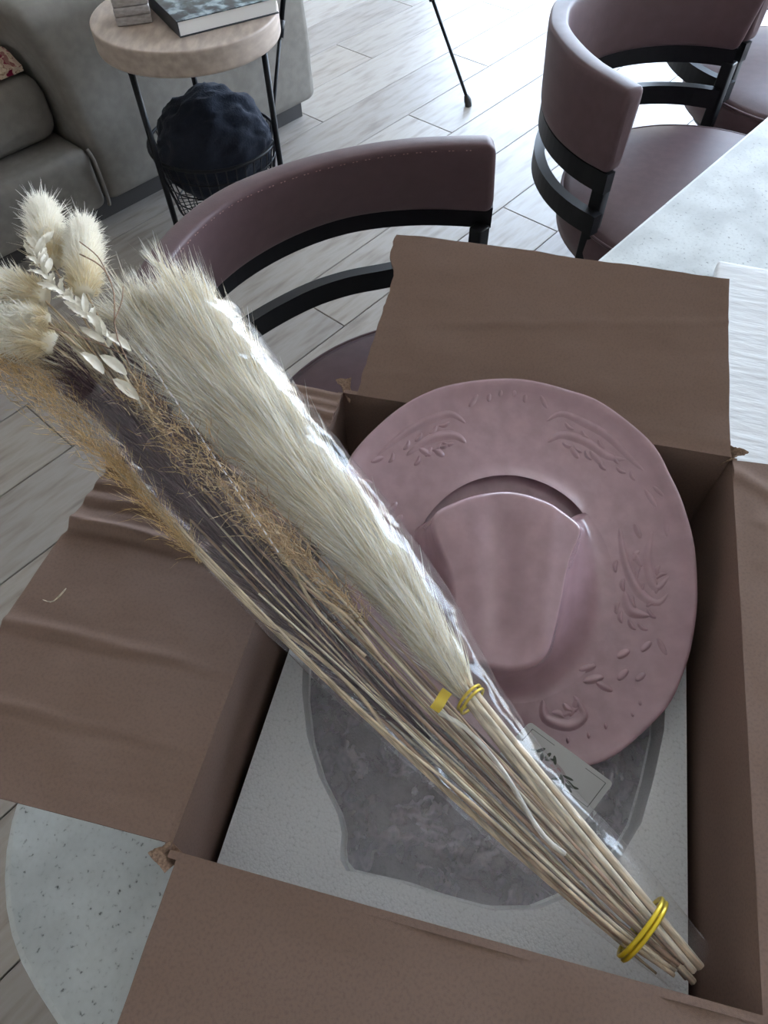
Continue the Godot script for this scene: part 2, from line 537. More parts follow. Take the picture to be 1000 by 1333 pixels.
# ------------------------------------------------------------------ carton
const BOX_TURN := -0.261799
var box_at := Vector3(0.073125, 0.7475, -0.190125)
func build_carton() -> void:
	var b := thing("cardboard_box", "open brown cardboard carton with four spread flaps, holding the pink hat", "box", box_at, BOX_TURN)
	var T := 0.004
	var hx := 0.1565; var hz := 0.1785; var H := 0.1381
	var walls := [
		[Vector3(-hx, 0, -hz), Vector3(hx, 0, -hz), Vector3(0, 0, -1)],
		[Vector3(hx, 0, -hz), Vector3(hx, 0, hz), Vector3(1, 0, 0)],
		[Vector3(hx, 0, hz), Vector3(-hx, 0, hz), Vector3(0, 0, 1)],
		[Vector3(-hx, 0, hz), Vector3(-hx, 0, -hz), Vector3(-1, 0, 0)]]
	for w in walls:
		var st := new_st()
		var a: Vector3 = w[0]
		var c: Vector3 = w[1]
		var n: Vector3 = w[2]
		var inner := []
		var outer := []
		for i in 13:
			var ra := []
			var rb := []
			for j in 7:
				var u := i / 12.0
				var v := j / 6.0
				var bulge := 0.0015 * sin(u * PI) * sin(v * 2.6 + 0.3)
				var p := a.lerp(c, u) + Vector3(0, 0.004 + v * (H - 0.004), 0) + n * bulge
				ra.append(p)
				rb.append(p + n * T)
			inner.append(ra)
			outer.append(rb)
		sheet(st, inner)
		outer.reverse()
		sheet(st, outer)
		outer.reverse()
		st.set_smooth_group(-1)
		for i in 12:
			quad(st, inner[i][6], outer[i][6], outer[i + 1][6], inner[i + 1][6])
		obj("box_wall", st, mats.cardboard, b)
	var st0 := new_st(false)
	cbox(st0, Vector3(0, 0.002, 0), Vector3(2 * hx + 0.006, 0.004, 2 * hz + 0.006), 0.0005)
	obj("box_bottom", st0, mats.cardboard, b)
	var nz := FastNoiseLite.new()
	nz.seed = 7
	nz.frequency = 1.0
	var y0 := H
	# left flap: crushed flutes across it, strongest towards the far end
	var st := new_st()
	var fl := func(u: float, v: float) -> float:
		# u: 0 at the fold .. 1 at the free edge; v: 0 far .. 1 near
		var h := 0.0
		for c in [[0.06, 0.0024, 0.012, 0.02], [0.12, 0.0026, 0.013, 0.025], [0.18, 0.0026, 0.010, 0.02], [0.245, 0.0030, 0.011, 0.02], [0.285, 0.0026, 0.009, 0.02], [0.33, 0.0034, 0.010, 0.02], [0.375, 0.0022, 0.009, 0.02], [0.415, 0.0020, 0.010, 0.02], [0.485, 0.0050, 0.012, 0.03], [0.715, 0.0022, 0.010, 0.01], [0.86, 0.0012, 0.009, 0.0]]:
			var vv: float = v + c[3] * (u - 0.5) + 0.008 * nz.get_noise_2d(u * 3.0, c[0] * 20.0)
			var d: float = (vv - c[0]) / c[2]
			var reach := clampf(0.1 + u * 1.2 if c[0] > 0.45 else 0.6 + u * 0.5, 0, 1)
			h += c[1] * reach * (exp(-d * d) - 0.6 * exp(-(d - 1.6) * (d - 1.6)))
		h += 0.0008 * sin(v * 200.0 + 2.0 * nz.get_noise_2d(u * 2, v * 3)) * smoothstep(0.6, 0.3, v)
		return h + 0.0016 * nz.get_noise_2d(u * 4.0 + 9.0, v * 5.0) + 0.006 * sin(u * PI)
	board(st, Vector3(-0.1570, y0, -0.1765), Vector3(-0.3000, 0.1490, -0.1625), Vector3(-0.3195, 0.1520, 0.1790), Vector3(-0.1580, y0, 0.1755), 24, 180, 0.0042, fl)
	obj("flap", st, mats.cardboard, b)
	# back flap, leaning back over the table
	st = new_st()
	var fb := func(u: float, v: float) -> float:
		var d := (v - 0.40 - 0.35 * u + 0.03 * nz.get_noise_1d(u * 6.0)) / 0.012
		var d2 := (v - 0.12 - 0.05 * sin(u * 5.0)) / 0.01
		return 0.0012 * exp(-d * d) * smoothstep(0.0, 0.3, u) + 0.0008 * exp(-d2 * d2) + 0.002 * nz.get_noise_2d(u * 2.2, v * 2.2 + 5.0) + 0.004 * sin(v * PI) * (0.5 - u) - 0.004 * smoothstep(0.1, 0.0, u) * smoothstep(0.3, 1.0, v)
	var eb := func(u: float, v: float) -> Vector2:
		var cut := 0.0
		if u < 0.15:
			cut = 0.035 * (1.0 - u / 0.15) * smoothstep(0.55, 0.35, absf(v - 0.35)) + 0.008 * nz.get_noise_1d(v * 9.0)
		return Vector2(cut, 0.008 * nz.get_noise_1d(u * 5.0 + 30.0) * smoothstep(0.9, 1.0, v))
	board(st, Vector3(-0.1555, y0, -0.1785), Vector3(0.1555, y0, -0.1785), Vector3(0.1430, 0.1840, -0.3360), Vector3(-0.1480, 0.1845, -0.3400), 48, 40, 0.0042, fb, eb)
	obj("flap", st, mats.cardboard, b)
	# front flap
	st = new_st()
	var ff := func(u: float, v: float) -> float:
		return 0.0015 * nz.get_noise_2d(u * 3.0 + 20.0, v * 3.0) + 0.0004 * nz.get_noise_2d(u * 30.0, v * 30.0)
	board(st, Vector3(0.1600, y0, 0.1785), Vector3(-0.1510, y0, 0.1795), Vector3(-0.1510, 0.1330, 0.3330), Vector3(0.1590, 0.1330, 0.3330), 40, 24, 0.0042, ff)
	obj("flap", st, mats.cardboard, b)
	# right flap with the flutes showing through
	st = new_st()
	var fr := func(u: float, v: float) -> float:
		var h := 0.0
		for k in 11:
			var d := (v - 0.16 - 0.085 * k - 0.01 * sin(k * 2.1)) / 0.016
			h += 0.0011 * exp(-d * d) * (0.5 + 0.5 * sin(k * 1.7 + 1.0)) * smoothstep(0.02, 0.15, u)
		var e2 := (v - 0.03 - 0.3 * u) / 0.02
		return h + 0.0018 * exp(-e2 * e2) + 0.0012 * nz.get_noise_2d(u * 4.0 + 40.0, v * 4.0)
	board(st, Vector3(0.1570, y0, -0.1760), Vector3(0.3120, 0.1420, -0.1860), Vector3(0.3120, 0.1420, 0.1800), Vector3(0.1570, y0, 0.1790), 24, 120, 0.0042, fr)
	obj("flap", st, mats.cardboard, b)
	# torn paper webs at the corners
	for q in [[Vector3(-0.1575, y0 + 0.001, 0.1745), Vector3(-0.1500, y0 - 0.010, 0.1790), Vector3(-0.1665, y0 + 0.003, 0.1835), Vector3(-0.1540, y0 + 0.002, 0.1900)],
			[Vector3(-0.1560, y0 + 0.001, -0.1800), Vector3(-0.1500, y0 - 0.008, -0.1760), Vector3(-0.1640, y0 + 0.006, -0.1870), Vector3(-0.1530, y0 + 0.004, -0.1930)],
			[Vector3(0.1560, y0 + 0.001, -0.1760), Vector3(0.1500, y0 - 0.012, -0.1790), Vector3(0.1680, y0 + 0.003, -0.1850), Vector3(0.1520, y0 + 0.003, -0.1900)]]:
		st = new_st()
		var cr := func(u: float, v: float) -> float: return 0.0012 * sin(u * 7.0 + 3.0 * v) * sin(v * 5.0) + 0.001 * nz.get_noise_2d(u * 9.0, v * 9.0)
		board(st, q[0], q[1], q[3], q[2], 10, 10, 0.0008, cr)
		obj("torn_corner", st, mats.cardboard_edge, b)

# ------------------------------------------------------------------ foam insert, plastic bag
func recess_outline() -> PackedVector2Array:
	var p := PackedVector2Array()
	for q in [[-0.139, 0.02], [-0.131, 0.049], [-0.117, 0.081], [-0.101, 0.105], [-0.081, 0.126], [-0.075, 0.137], [-0.0735, 0.146], [-0.0715, 0.153], [-0.066, 0.158], [-0.051, 0.1575], [-0.026, 0.1565], [0.0, 0.158], [0.03, 0.158], [0.058, 0.151], [0.086, 0.133], [0.109, 0.107], [0.121, 0.083], [0.129, 0.05], [0.135, 0.016], [0.136, -0.014], [0.131, -0.06], [0.112, -0.11], [0.075, -0.146], [0.02, -0.16], [-0.04, -0.157], [-0.09, -0.138], [-0.122, -0.098], [-0.138, -0.04]]:
		p.append(Vector2(q[0], q[1]))
	return p

func build_foam() -> void:
	var o := thing("foam_insert", "white polystyrene block with a moulded hollow, filling the bottom of the carton", "packaging", box_at + Vector3(0, 0.0042, 0), BOX_TURN)
	var hx := 0.1508; var hz := 0.1745; var yt := 0.0486; var dep := 0.024
	var hole := recess_outline()
	var key := PackedVector2Array([Vector2(-hx, hz), Vector2(hx, hz), Vector2(hx, -hz), Vector2(-hx, -hz), Vector2(-hx, 0.0)])
	var poly := PackedVector2Array()
	# outer ring, then through a slit to the hole and back
	poly.append(Vector2(-hx, 0.02)); poly.append(Vector2(-hx, hz)); poly.append(Vector2(hx, hz)); poly.append(Vector2(hx, -hz)); poly.append(Vector2(-hx, -hz)); poly.append(Vector2(-hx, 0.0199))
	poly.append(Vector2(hole[0].x, hole[0].y - 0.0001))
	for k in range(hole.size() - 1, 0, -1):
		poly.append(hole[k])
	poly.append(hole[0])
	var ix := Geometry2D.triangulate_polygon(poly)
	var st := new_st(false)
	for k in range(0, ix.size(), 3):
		var a := poly[ix[k]]; var b := poly[ix[k + 1]]; var c := poly[ix[k + 2]]
		if (b - a).cross(c - a) < 0:
			var t := b; b = c; c = t
		tri(st, Vector3(a.x, yt, a.y), Vector3(b.x, yt, b.y), Vector3(c.x, yt, c.y))
	for k in hole.size():
		var a := hole[k]; var b := hole[(k + 1) % hole.size()]
		quad(st, Vector3(a.x, yt, a.y), Vector3(b.x, yt, b.y), Vector3(b.x * 0.985, yt - dep, b.y * 0.985), Vector3(a.x * 0.985, yt - dep, a.y * 0.985))
	var fan := Geometry2D.triangulate_polygon(hole)
	for k in range(0, fan.size(), 3):
		var q := []
		for n in 3:
			q.append(Vector3(hole[fan[k + n]].x * 0.985, yt - dep, hole[fan[k + n]].y * 0.985))
		tri(st, q[0], q[1], q[2])
	var cs := [Vector2(-hx, -hz), Vector2(hx, -hz), Vector2(hx, hz), Vector2(-hx, hz)]
	for k in 4:
		var a: Vector2 = cs[k]; var b: Vector2 = cs[(k + 1) % 4]
		quad(st, Vector3(a.x, 0, a.y), Vector3(b.x, 0, b.y), Vector3(b.x, yt, b.y), Vector3(a.x, yt, a.y))
	quad(st, Vector3(-hx, 0, -hz), Vector3(hx, 0, -hz), Vector3(hx, 0, hz), Vector3(-hx, 0, hz))
	obj("foam_block", st, mats.foam, o)
	# crumpled clear bag lying in the hollow
	var nz := FastNoiseLite.new()
	nz.seed = 19
	nz.frequency = 1.0
	nz.fractal_type = FastNoiseLite.FRACTAL_RIDGED
	nz.fractal_octaves = 3
	var rows := []
	var n := 150
	var ctr := Vector2(-0.002, 0.01)
	for i in 60:
		var f := i / 59.0
		var row := []
		for k in n:
			var ang := TAU * k / n
			var dir := Vector2(cos(ang), sin(ang))
			var rad := _ray(hole, ctr, dir) * 0.972
			var p := ctr + dir * rad * f
			var h := 0.013 + 0.009 * nz.get_noise_2d(p.x * 17.0 + p.y * 8.0, p.y * 14.0 - p.x * 6.0) + 0.004 * nz.get_noise_2d(p.x * 40.0 + p.y * 22.0, p.y * 30.0 - p.x * 10.0) + 0.0012 * nz.get_noise_2d(p.x * 120.0, p.y * 90.0)
			h = maxf(h, 0.0012) * smoothstep(1.0, 0.8, f) + 0.0002
			row.append(Vector3(p.x, h, p.y))
		rows.append(row)
	st = new_st()
	sheet(st, rows, true)
	var bag := obj("plastic_bag", st, mats.bag)
	bag.position = box_at + Vector3(0, 0.0042 + yt - dep + 0.0004, 0)
	bag.rotation.y = BOX_TURN
	tag(bag, "crumpled clear plastic bag lying in the hollow of the white foam", "bag")

func _ray(poly: PackedVector2Array, o: Vector2, d: Vector2) -> float:
	var best := 10.0
	for k in poly.size():
		var h: Variant = Geometry2D.segment_intersects_segment(o, o + d, poly[k], poly[(k + 1) % poly.size()])
		if h != null:
			best = minf(best, o.distance_to(h))
	return best if best < 9.0 else 0.13

# ------------------------------------------------------------------ hat planter
# hat frame: x across the brim, y towards its back edge, z out of the brim
var hat_rim := PackedVector2Array()
func hat_edge(a: float) -> float:
	if hat_rim.is_empty():
		var c := []
		for q in [[-0.1132, 0.0909], [-0.0992, 0.1104], [-0.0759, 0.1341], [-0.0519, 0.1498], [-0.0274, 0.1584], [0.0036, 0.1636], [0.0285, 0.1631], [0.0565, 0.1568], [0.0844, 0.1465], [0.1204, 0.1161], [0.1343, 0.0882], [0.1422, 0.0669], [0.1482, 0.0368], [0.1486, 0.0072], [0.1465, -0.0161], [0.1399, -0.0446], [0.131, -0.067], [0.1215, -0.0836], [0.1036, -0.1013], [0.0804, -0.1193], [0.054, -0.1275], [0.0305, -0.128], [-0.0133, -0.1171], [-0.052, -0.0949], [-0.0864, -0.0588], [-0.1079, -0.0154], [-0.1195, 0.0302], [-0.1195, 0.062], [-0.1132, 0.0909]]:
			c.append(Vector3(q[0], q[1], 0))
		for k in 200:
			var p := catmull(c, k / 200.0)
			hat_rim.append(Vector2(p.x, p.y))
	return _ray(hat_rim, Vector2.ZERO, Vector2(cos(a), sin(a)))

func hat_base(a: float) -> float:
	# distance from the crown's centre to where crown meets brim
	var d := Vector2(cos(a), sin(a))
	var o := Vector2(0.0, 0.0) - Vector2(0.0105, 0.001)
	var A := pow(d.x / 0.0775, 2) + pow(d.y / 0.084, 2)
	var B := 2 * (o.x * d.x / pow(0.0775, 2) + o.y * d.y / pow(0.084, 2))
	var C := pow(o.x / 0.0775, 2) + pow(o.y / 0.084, 2) - 1
	return (-B + sqrt(B * B - 4 * A * C)) / (2 * A)

func brim_h(a: float, s: float) -> float:
	# s 0 at the crown .. 1 at the outer edge
	return 0.0035 * exp(-pow(s / 0.07, 2)) * smoothstep(0.55, 0.75, sin(a)) - 0.003 * sin(s * PI) + 0.0045 * smoothstep(0.8, 1.0, s) - 0.0012 * exp(-pow((s - 0.9) / 0.03, 2)) + 0.006 * pow(s, 2) * cos(a) * cos(a)

func brim_pt(x: float, y: float) -> Vector3:
	var a := atan2(y, x)
	var s := (Vector2(x, y).length() - hat_base(a)) / (hat_edge(a) - hat_base(a))
	return Vector3(x, y, brim_h(a, clampf(s, 0, 1)))

func build_hat() -> void:
	var o := thing("hat_planter", "glossy pink ceramic wall planter shaped like a wide brimmed hat with embossed scrolls", "planter", Vector3.ZERO)
	o.transform = Transform3D(Basis(Vector3(0.99630243, -0.07556909, 0.04087507), Vector3(0.06520435, 0.3552759, -0.93248455), Vector3(0.05594508, 0.93170186, 0.35888968)), Vector3(0.08150, 0.8530, -0.23510))
	var N := 144
	# brim: upper face, rolled edge, underside
	var rows := []
	for i in 25:
		var s := i / 24.0
		var row := []
		for k in N:
			var a := TAU * k / N
			var r := lerpf(hat_base(a) * 0.985, hat_edge(a) - 0.003, s)
			row.append(Vector3(cos(a) * r, sin(a) * r, brim_h(a, s)))
		rows.append(row)
	for q in [[-0.001, 0.0004], [0.0, -0.0022], [-0.0012, -0.0046], [-0.006, -0.0062], [-0.03, -0.0066], [-0.06, -0.0068]]:
		var row := []
		for k in N:
			var a := TAU * k / N
			var r: float = hat_edge(a) + q[0]
			row.append(Vector3(cos(a) * r, sin(a) * r, brim_h(a, 1.0) * (1.0 if q[0] > -0.02 else 0.2) + q[1]))
		rows.append(row)
	var ring := []
	for k in N:
		ring.append(Vector3(0, 0, -0.007))
	rows.append(ring)
	var st := new_st()
	sheet(st, rows, true)
	obj("brim", st, mats.ceramic, o)
	# crown: pinched face, walls, open slot at the back
	var face := []
	for q in [[0.0498, 0.0339], [0.043, 0.0201], [0.0383, 0.004], [0.0352, -0.0143], [0.0312, -0.0324], [0.0257, -0.0502], [0.0141, -0.0595], [-0.0014, -0.0621], [-0.0168, -0.0597], [-0.0322, -0.0548], [-0.0384, -0.0327], [-0.0386, -0.0149], [-0.0414, 0.0005], [-0.0485, 0.0159], [-0.0540, 0.029], [-0.0527, 0.0395], [-0.0395, 0.0475], [-0.0236, 0.0538], [-0.002, 0.0572], [0.0195, 0.0532], [0.0382, 0.0432], [0.0498, 0.0339], [0.043, 0.0201]]:
		face.append(Vector3(q[0], q[1], 0))
	var poly := PackedVector2Array()
	for k in 220:
		var p := catmull(face.slice(0, 22), k / 220.0)
		poly.append(Vector2(p.x, p.y))
	var NC := 180
	var reach := []
	for k in NC:
		var sum := 0.0
		for w in range(-2, 3):
			var a := TAU * (k + w) / NC
			sum += _ray(poly, Vector2.ZERO, Vector2(cos(a), sin(a)))
		reach.append(sum / 5.0)
	var grid := []
	var slot_lo := 0.80   # the wall is missing between these angles
	var slot_hi := 2.46
	var lip := []
	for i in 40:
		var row := []
		for k in NC:
			var a := TAU * k / NC
			var d := Vector2(cos(a), sin(a))
			var rt: float = reach[k]
			var rb := hat_base(a) + 0.002
			var back := smoothstep(-0.2, 0.9, sin(a))
			var ht := 0.049
			var p := Vector2.ZERO
			var z := 0.0
			if i <= 18:
				var f := minf(i / 17.0, 0.965) if i < 18 else 1.0
				p = d * rt * f
				ht = lerpf(0.044, 0.054, smoothstep(-0.06, 0.06, p.y))
				z = ht + 0.004 * (1.0 - f * f) - (0.0022 if i == 18 else 0.0)
				var g := (p.x + 0.0048 + 0.04 * maxf(0.0, -p.y - 0.02)) / 0.012
				z -= 0.0075 * exp(-g * g) * smoothstep(-0.062, -0.035, p.y) * smoothstep(0.058, 0.03, p.y)
				var g2 := (p.x - 0.024 - 0.1 * p.y) / 0.006
				z += 0.0012 * exp(-g2 * g2) * smoothstep(-0.05, -0.03, p.y)
			else:
				var f := (i - 18) / 21.0
				var inwall := smoothstep(slot_lo - 0.12, slot_lo + 0.02, a) * smoothstep(slot_hi + 0.12, slot_hi - 0.02, a)
				# shoulder, wall, flare
				ht = lerpf(0.044, 0.054, smoothstep(-0.06, 0.06, d.y * rt))
				var rr := lerpf(rt, rb, f)
				z = (ht - 0.0022) * lerpf(pow(1.0 - f, 2.5), 1.0 - smoothstep(-0.1, 1.0, f), 0.16) + 0.0002
				if inwall > 0.0:
					# behind the slot the shell turns straight down a few millimetres only
					rr = lerpf(rr, rt - 0.002 * f, inwall)
					z = lerpf(z, ht - 0.002 - 0.016 * f, inwall)
				p = d * rr
			row.append(Vector3(p.x, p.y, z))
		grid.append(row)
	st = new_st()
	sheet(st, grid, true)
	obj("crown", st, mats.ceramic, o)
	# embossed scrolls and leaves on the brim
	var scrolls := [
		[[-0.0226, 0.1102], [-0.033, 0.116], [-0.0511, 0.1118], [-0.0705, 0.0963]],
		[[-0.0228, 0.1261], [-0.0363, 0.1331], [-0.0574, 0.1242], [-0.0752, 0.1117], [-0.0954, 0.0918]],
		[[0.0414, 0.1137], [0.0526, 0.1207], [0.071, 0.1166], [0.089, 0.1048], [0.1043, 0.1024]],
		[[0.0405, 0.131], [0.053, 0.1382], [0.0714, 0.1314], [0.0897, 0.1208], [0.1074, 0.1026], [0.1191, 0.0906]],
		[[0.0959, 0.0494], [0.098, 0.0285], [0.1032, 0.011], [0.1113, -0.0032], [0.1228, -0.0085], [0.1312, 0.0006]],
		[[0.1209, 0.0476], [0.1166, 0.0235], [0.1212, 0.0032], [0.1319, 0.0125]],
		[[0.0979, -0.0009], [0.1019, -0.0151], [0.1164, -0.0185]],
		[[0.034, -0.0813], [0.0366, -0.0945], [0.0532, -0.0992], [0.0647, -0.0909], [0.0566, -0.0778]],
		[[-0.1010, 0.030], [-0.1040, 0.010], [-0.099, -0.008], [-0.088, -0.015]]]
	for sc in scrolls:
		var ctrl := []
		for q in sc:
			ctrl.append(Vector3(q[0], q[1], 0))
		var path := smooth_path(ctrl, 20)
		_emboss("embossed_scroll", path, 0.0052, 0.0028, o)
		# small fronds that leave the scroll
		for k in [5, 8, 11, 14, 17]:
			var p: Vector3 = path[k]
			var t: Vector3 = (path[k + 1] - path[k - 1]).normalized()
			var away := Vector3(-t.y, t.x, 0)
			if away.dot(p) > 0: away = -away
			var q := p + away * 0.006
			_emboss("embossed_leaf", smooth_path([q, q + t * 0.004 + away * 0.0035, q + t * 0.009 + away * 0.004], 8), 0.0026, 0.0020, o)
	var leaves := [[[-0.0866, 0.0948], [-0.0975, 0.0890]], [[-0.1055, 0.0741], [-0.0944, 0.0733]], [[-0.0858, 0.0447], [-0.0754, 0.0601]], [[-0.0808, 0.036], [-0.071, 0.0501]], [[0.1162, 0.080], [0.1251, 0.064]], [[0.1215, 0.0824], [0.1308, 0.0716]], [[0.1305, 0.0582], [0.1315, 0.0411]],
		[[-0.0057, 0.1449], [-0.0050, 0.1520]], [[0.0036, 0.1490], [0.0040, 0.1560]], [[0.0147, 0.1495], [0.0150, 0.1565]], [[0.0234, 0.1456], [0.0240, 0.1530]], [[-0.0211, 0.1395], [-0.0138, 0.1507]], [[0.0347, 0.1535], [0.0419, 0.1418]],
		[[-0.060, 0.104], [-0.050, 0.098]], [[-0.048, 0.104], [-0.040, 0.098]], [[0.075, 0.109], [0.085, 0.097]], [[0.060, 0.112], [0.066, 0.102]], [[0.106, 0.030], [0.112, 0.018]], [[0.108, 0.052], [0.112, 0.040]], [[0.090, -0.066], [0.098, -0.058]], [[0.074, -0.068], [0.086, -0.074]], [[0.108, -0.045], [0.116, -0.037]], [[0.120, -0.034], [0.126, -0.048]], [[0.110, -0.060], [0.103, -0.066]], [[0.060, -0.060], [0.074, -0.056]], [[0.064, -0.068], [0.080, -0.064]], [[0.090, -0.050], [0.100, -0.044]]]
	for lf in leaves:
		_emboss("embossed_leaf", smooth_path([Vector3(lf[0][0], lf[0][1], 0), Vector3(lf[1][0], lf[1][1], 0)], 10), 0.0036, 0.0023, o)
	for q in [[0.0795, -0.0984], [0.067, -0.1051], [0.1045, -0.0815], [0.0985, -0.0897], [0.052, -0.109]]:
		_emboss("embossed_bead", smooth_path([Vector3(q[0] - 0.0012, q[1], 0), Vector3(q[0] + 0.0012, q[1], 0)], 8), 0.0034, 0.0026, o)

func _emboss(called: String, path: Array, w: float, h: float, parent: Node) -> void:
	var rows := []
	var n: int = path.size()
	for i in n:
		var t: Vector3 = (path[mini(i + 1, n - 1)] - path[maxi(i - 1, 0)]).normalized()
		var side := Vector3(-t.y, t.x, 0)
		var f := sin(PI * clampf((i + 0.02) / (n - 1.0 + 0.04), 0, 1))
		f = pow(maxf(f, 0.0), 0.55)
		var row := []
		for j in 9:
			var x := lerpf(-1.0, 1.0, j / 8.0)
			var p: Vector3 = path[i] + side * x * w * f
			var b := brim_pt(p.x, p.y)
			var prof := (cos(x * PI) + 1.0) * 0.5
			row.append(b + Vector3(0, 0, h * f * prof - 0.0003))
		rows.append(row)
	var st := new_st()
	sheet(st, rows)
	obj(called, st, mats.ceramic, parent)

# ------------------------------------------------------------------ dried bouquet in a clear sleeve
# bouquet frame: x across, y up out of the bundle, -z along the stems from their cut ends
func bp(s: float, l: float, h := 0.0) -> Vector3:
	return Vector3(l, h, -s)

func plume(called: String, spine: Array, rad: Array, flat: float, n: int, len0: float, w: float, cols: Array, core: Material, parent: Node, droop := 0.0, spread := 0.55) -> MeshInstance3D:
	# core body, then strands that leave it along the spine
	var path := smooth_path(spine, 24)
	var rr := smooth_path(rad.map(func(x): return Vector3(x, 0, 0)), 24)
	var rows := []
	for i in 25:
		var t: Vector3 = (path[mini(i + 1, 24)] - path[maxi(i - 1, 0)]).normalized()
		var side := t.cross(Vector3.UP).normalized()
		var up := side.cross(t)
		var ring := []
		for j in 12:
			var a := TAU * j / 12
			ring.append(path[i] + (side * cos(a) + up * sin(a) * flat) * maxf(rr[i].x, 0.001) * 0.6)
		rows.append(ring)
	var st := new_st()
	sheet(st, rows, true)
	var h := Hair.new()
	var clump_t := 0.0
	var clump_a := 0.0
	var clump_w := Vector3.ZERO
	for k in n:
		if k % 16 == 0:
			clump_t = pow(rng.randf(), 0.9)
			clump_a = rng.randf() * TAU
			clump_w = rdir()
		var t0 := clampf(clump_t + rng.randf_range(-0.03, 0.03), 0.0, 1.0)
		var i: int = mini(int(t0 * 24), 23)
		var f := t0 * 24 - i
		var c: Vector3 = path[i].lerp(path[i + 1], f)
		var r: float = lerpf(rr[i].x, rr[i + 1].x, f)
		var t: Vector3 = (path[i + 1] - path[i]).normalized()
		var side := t.cross(Vector3.UP).normalized()
		var up := side.cross(t)
		var a := clump_a + rng.randfn() * 0.16
		var rd := side * cos(a) + up * sin(a) * flat
		var L := len0 * rng.randf_range(0.55, 1.15)
		var p0 := c + rd * r * rng.randf_range(0.35, 0.8)
		var out := rd * L * rng.randf_range(0.12, spread)
		var wob := (rdir() * 0.10 + clump_w * 0.14) * L
		var p2 := p0 + t * L + out * 0.8 + wob + Vector3(0, -droop * L, 0)
		var p1 := p0 + t * L * 0.45 + out * 0.65 + rdir() * L * 0.05
		var col: Color = cols[rng.randi_range(0, cols.size() - 1)]
		col = col * rng.randf_range(0.82, 1.08)
		h.strand(p0, p1, p2, w * rng.randf_range(0.6, 1.2), col, (t.cross(rd) + rdir() * 0.8).normalized())
	var o := put(called, h.mesh(), mats.strand, parent)
	obj("plume_core", st, core, o)
	return o

func bunny_tail(base: Vector3, tip: Vector3, r: float, n: int, parent: Node, stem_to: Vector3) -> void:
	var ax := tip - base
	var L := ax.length()
	ax = ax.normalized()
	var side := ax.cross(Vector3.UP).normalized()
	var up := side.cross(ax)
	var h := Hair.new()
	var body := []
	var rr := []
	for i in 13:
		var f := i / 12.0
		body.append(base + ax * L * f)
		rr.append(maxf(r * 0.62 * sqrt(maxf(0.0, 1.0 - pow(absf(f * 2.0 - 0.9) / 1.1, 2.4))), 0.0006))
	var c1 := lin(252, 249, 240)
	var c2 := lin(238, 224, 192)
	for k in n:
		var f := rng.randf()
		var a := rng.randf() * TAU
		var rd := side * cos(a) + up * sin(a)
		var rad := r * 0.62 * sqrt(maxf(0.0, 1.0 - pow(absf(f * 2.0 - 0.9) / 1.1, 2.4)))
		var p0 := base + ax * L * f + rd * rad * 0.8
		var d := (rd * rng.randf_range(0.5, 1.0) + ax * rng.randf_range(0.5, 1.3) + rdir() * 0.3).normalized()
		var ln := r * rng.randf_range(0.35, 0.7) * (1.0 if rng.randf() > 0.06 else 1.9)
		var col := c2.lerp(c1, smoothstep(0.0, 0.45, f + rng.randf_range(-0.15, 0.15)))
		h.strand(p0, p0 + d * ln * 0.5, p0 + d * ln + rdir() * ln * 0.15, 0.00032, col, d.cross(rdir()).normalized(), 2)
	var o := put("bunny_tail", h.mesh(), mats.strand, parent)
	var st := new_st()
	tube(st, body, rr, 12)
	obj("seed_head", st, mats.cream_core, o)
	st = new_st()
	tube(st, smooth_path([base + ax * 0.004, base.lerp(stem_to, 0.4) + Vector3(0, 0.002, 0), stem_to], 8), 0.0008, 5)
	obj("stem", st, mats.straw, o)

func filaments(h: Hair, p: Vector3, d: Vector3, L: float, w: float, col: Color, curl: float) -> void:
	var q := p
	var dd := d
	var n := 4
	for k in n:
		var nd := (dd + rdir() * curl).normalized()
		var b := q + dd * L / n * 0.5
		var e := b + nd * L / n * 0.5
		h.strand(q, b, e, w * (1.0 - 0.15 * k), col, dd.cross(rdir()).normalized(), 2)
		q = e
		dd = nd

func spray(called: String, spine: Array, half: Array, n: int, len0: float, w: float, curl: float, cols: Array, parent: Node) -> MeshInstance3D:
	var h := Hair.new()
	for k in n:
		var f := rng.randf()
		var c := catmull(spine, f)
		var t := (catmull(spine, minf(f + 0.03, 1.0)) - catmull(spine, maxf(f - 0.03, 0.0))).normalized()
		var w2: float = catmull(half.map(func(x): return Vector3(x, 0, 0)), f).x
		var side := t.cross(Vector3.UP).normalized()
		var up := side.cross(t)
		var p := c + side * rng.randfn() * w2 * 0.5 + up * rng.randfn() * w2 * 0.3
		var d := (t + rdir() * 0.45).normalized()
		var col: Color = cols[rng.randi_range(0, cols.size() - 1)]
		filaments(h, p, d, len0 * rng.randf_range(0.5, 1.2), w * rng.randf_range(0.7, 1.2), col * rng.randf_range(0.75, 1.1), curl)
	return put(called, h.mesh(), mats.strand, parent)

func leaf(at: Vector3, d: Vector3, L: float, w: float, nrm: Vector3, parent: Node) -> void:
	var side := d.cross(nrm).normalized()
	var up := side.cross(d).normalized()
	var rows := []
	for i in 9:
		var f := i / 8.0
		var ww := w * pow(sin(PI * pow(clampf(f * 0.96 + 0.02, 0, 1), 0.8)), 0.8)
		var row := []
		for j in 5:
			var x := (j - 2) / 2.0
			row.append(at + d * L * f + side * x * ww + up * (absf(x) * ww * 0.5 + L * 0.18 * sin(f * 2.6) + 0.0006 * sin(f * 19 + j)))
		rows.append(row)
	var st := new_st()
	sheet(st, rows)
	obj("leaf", st, mats.leaf, parent)

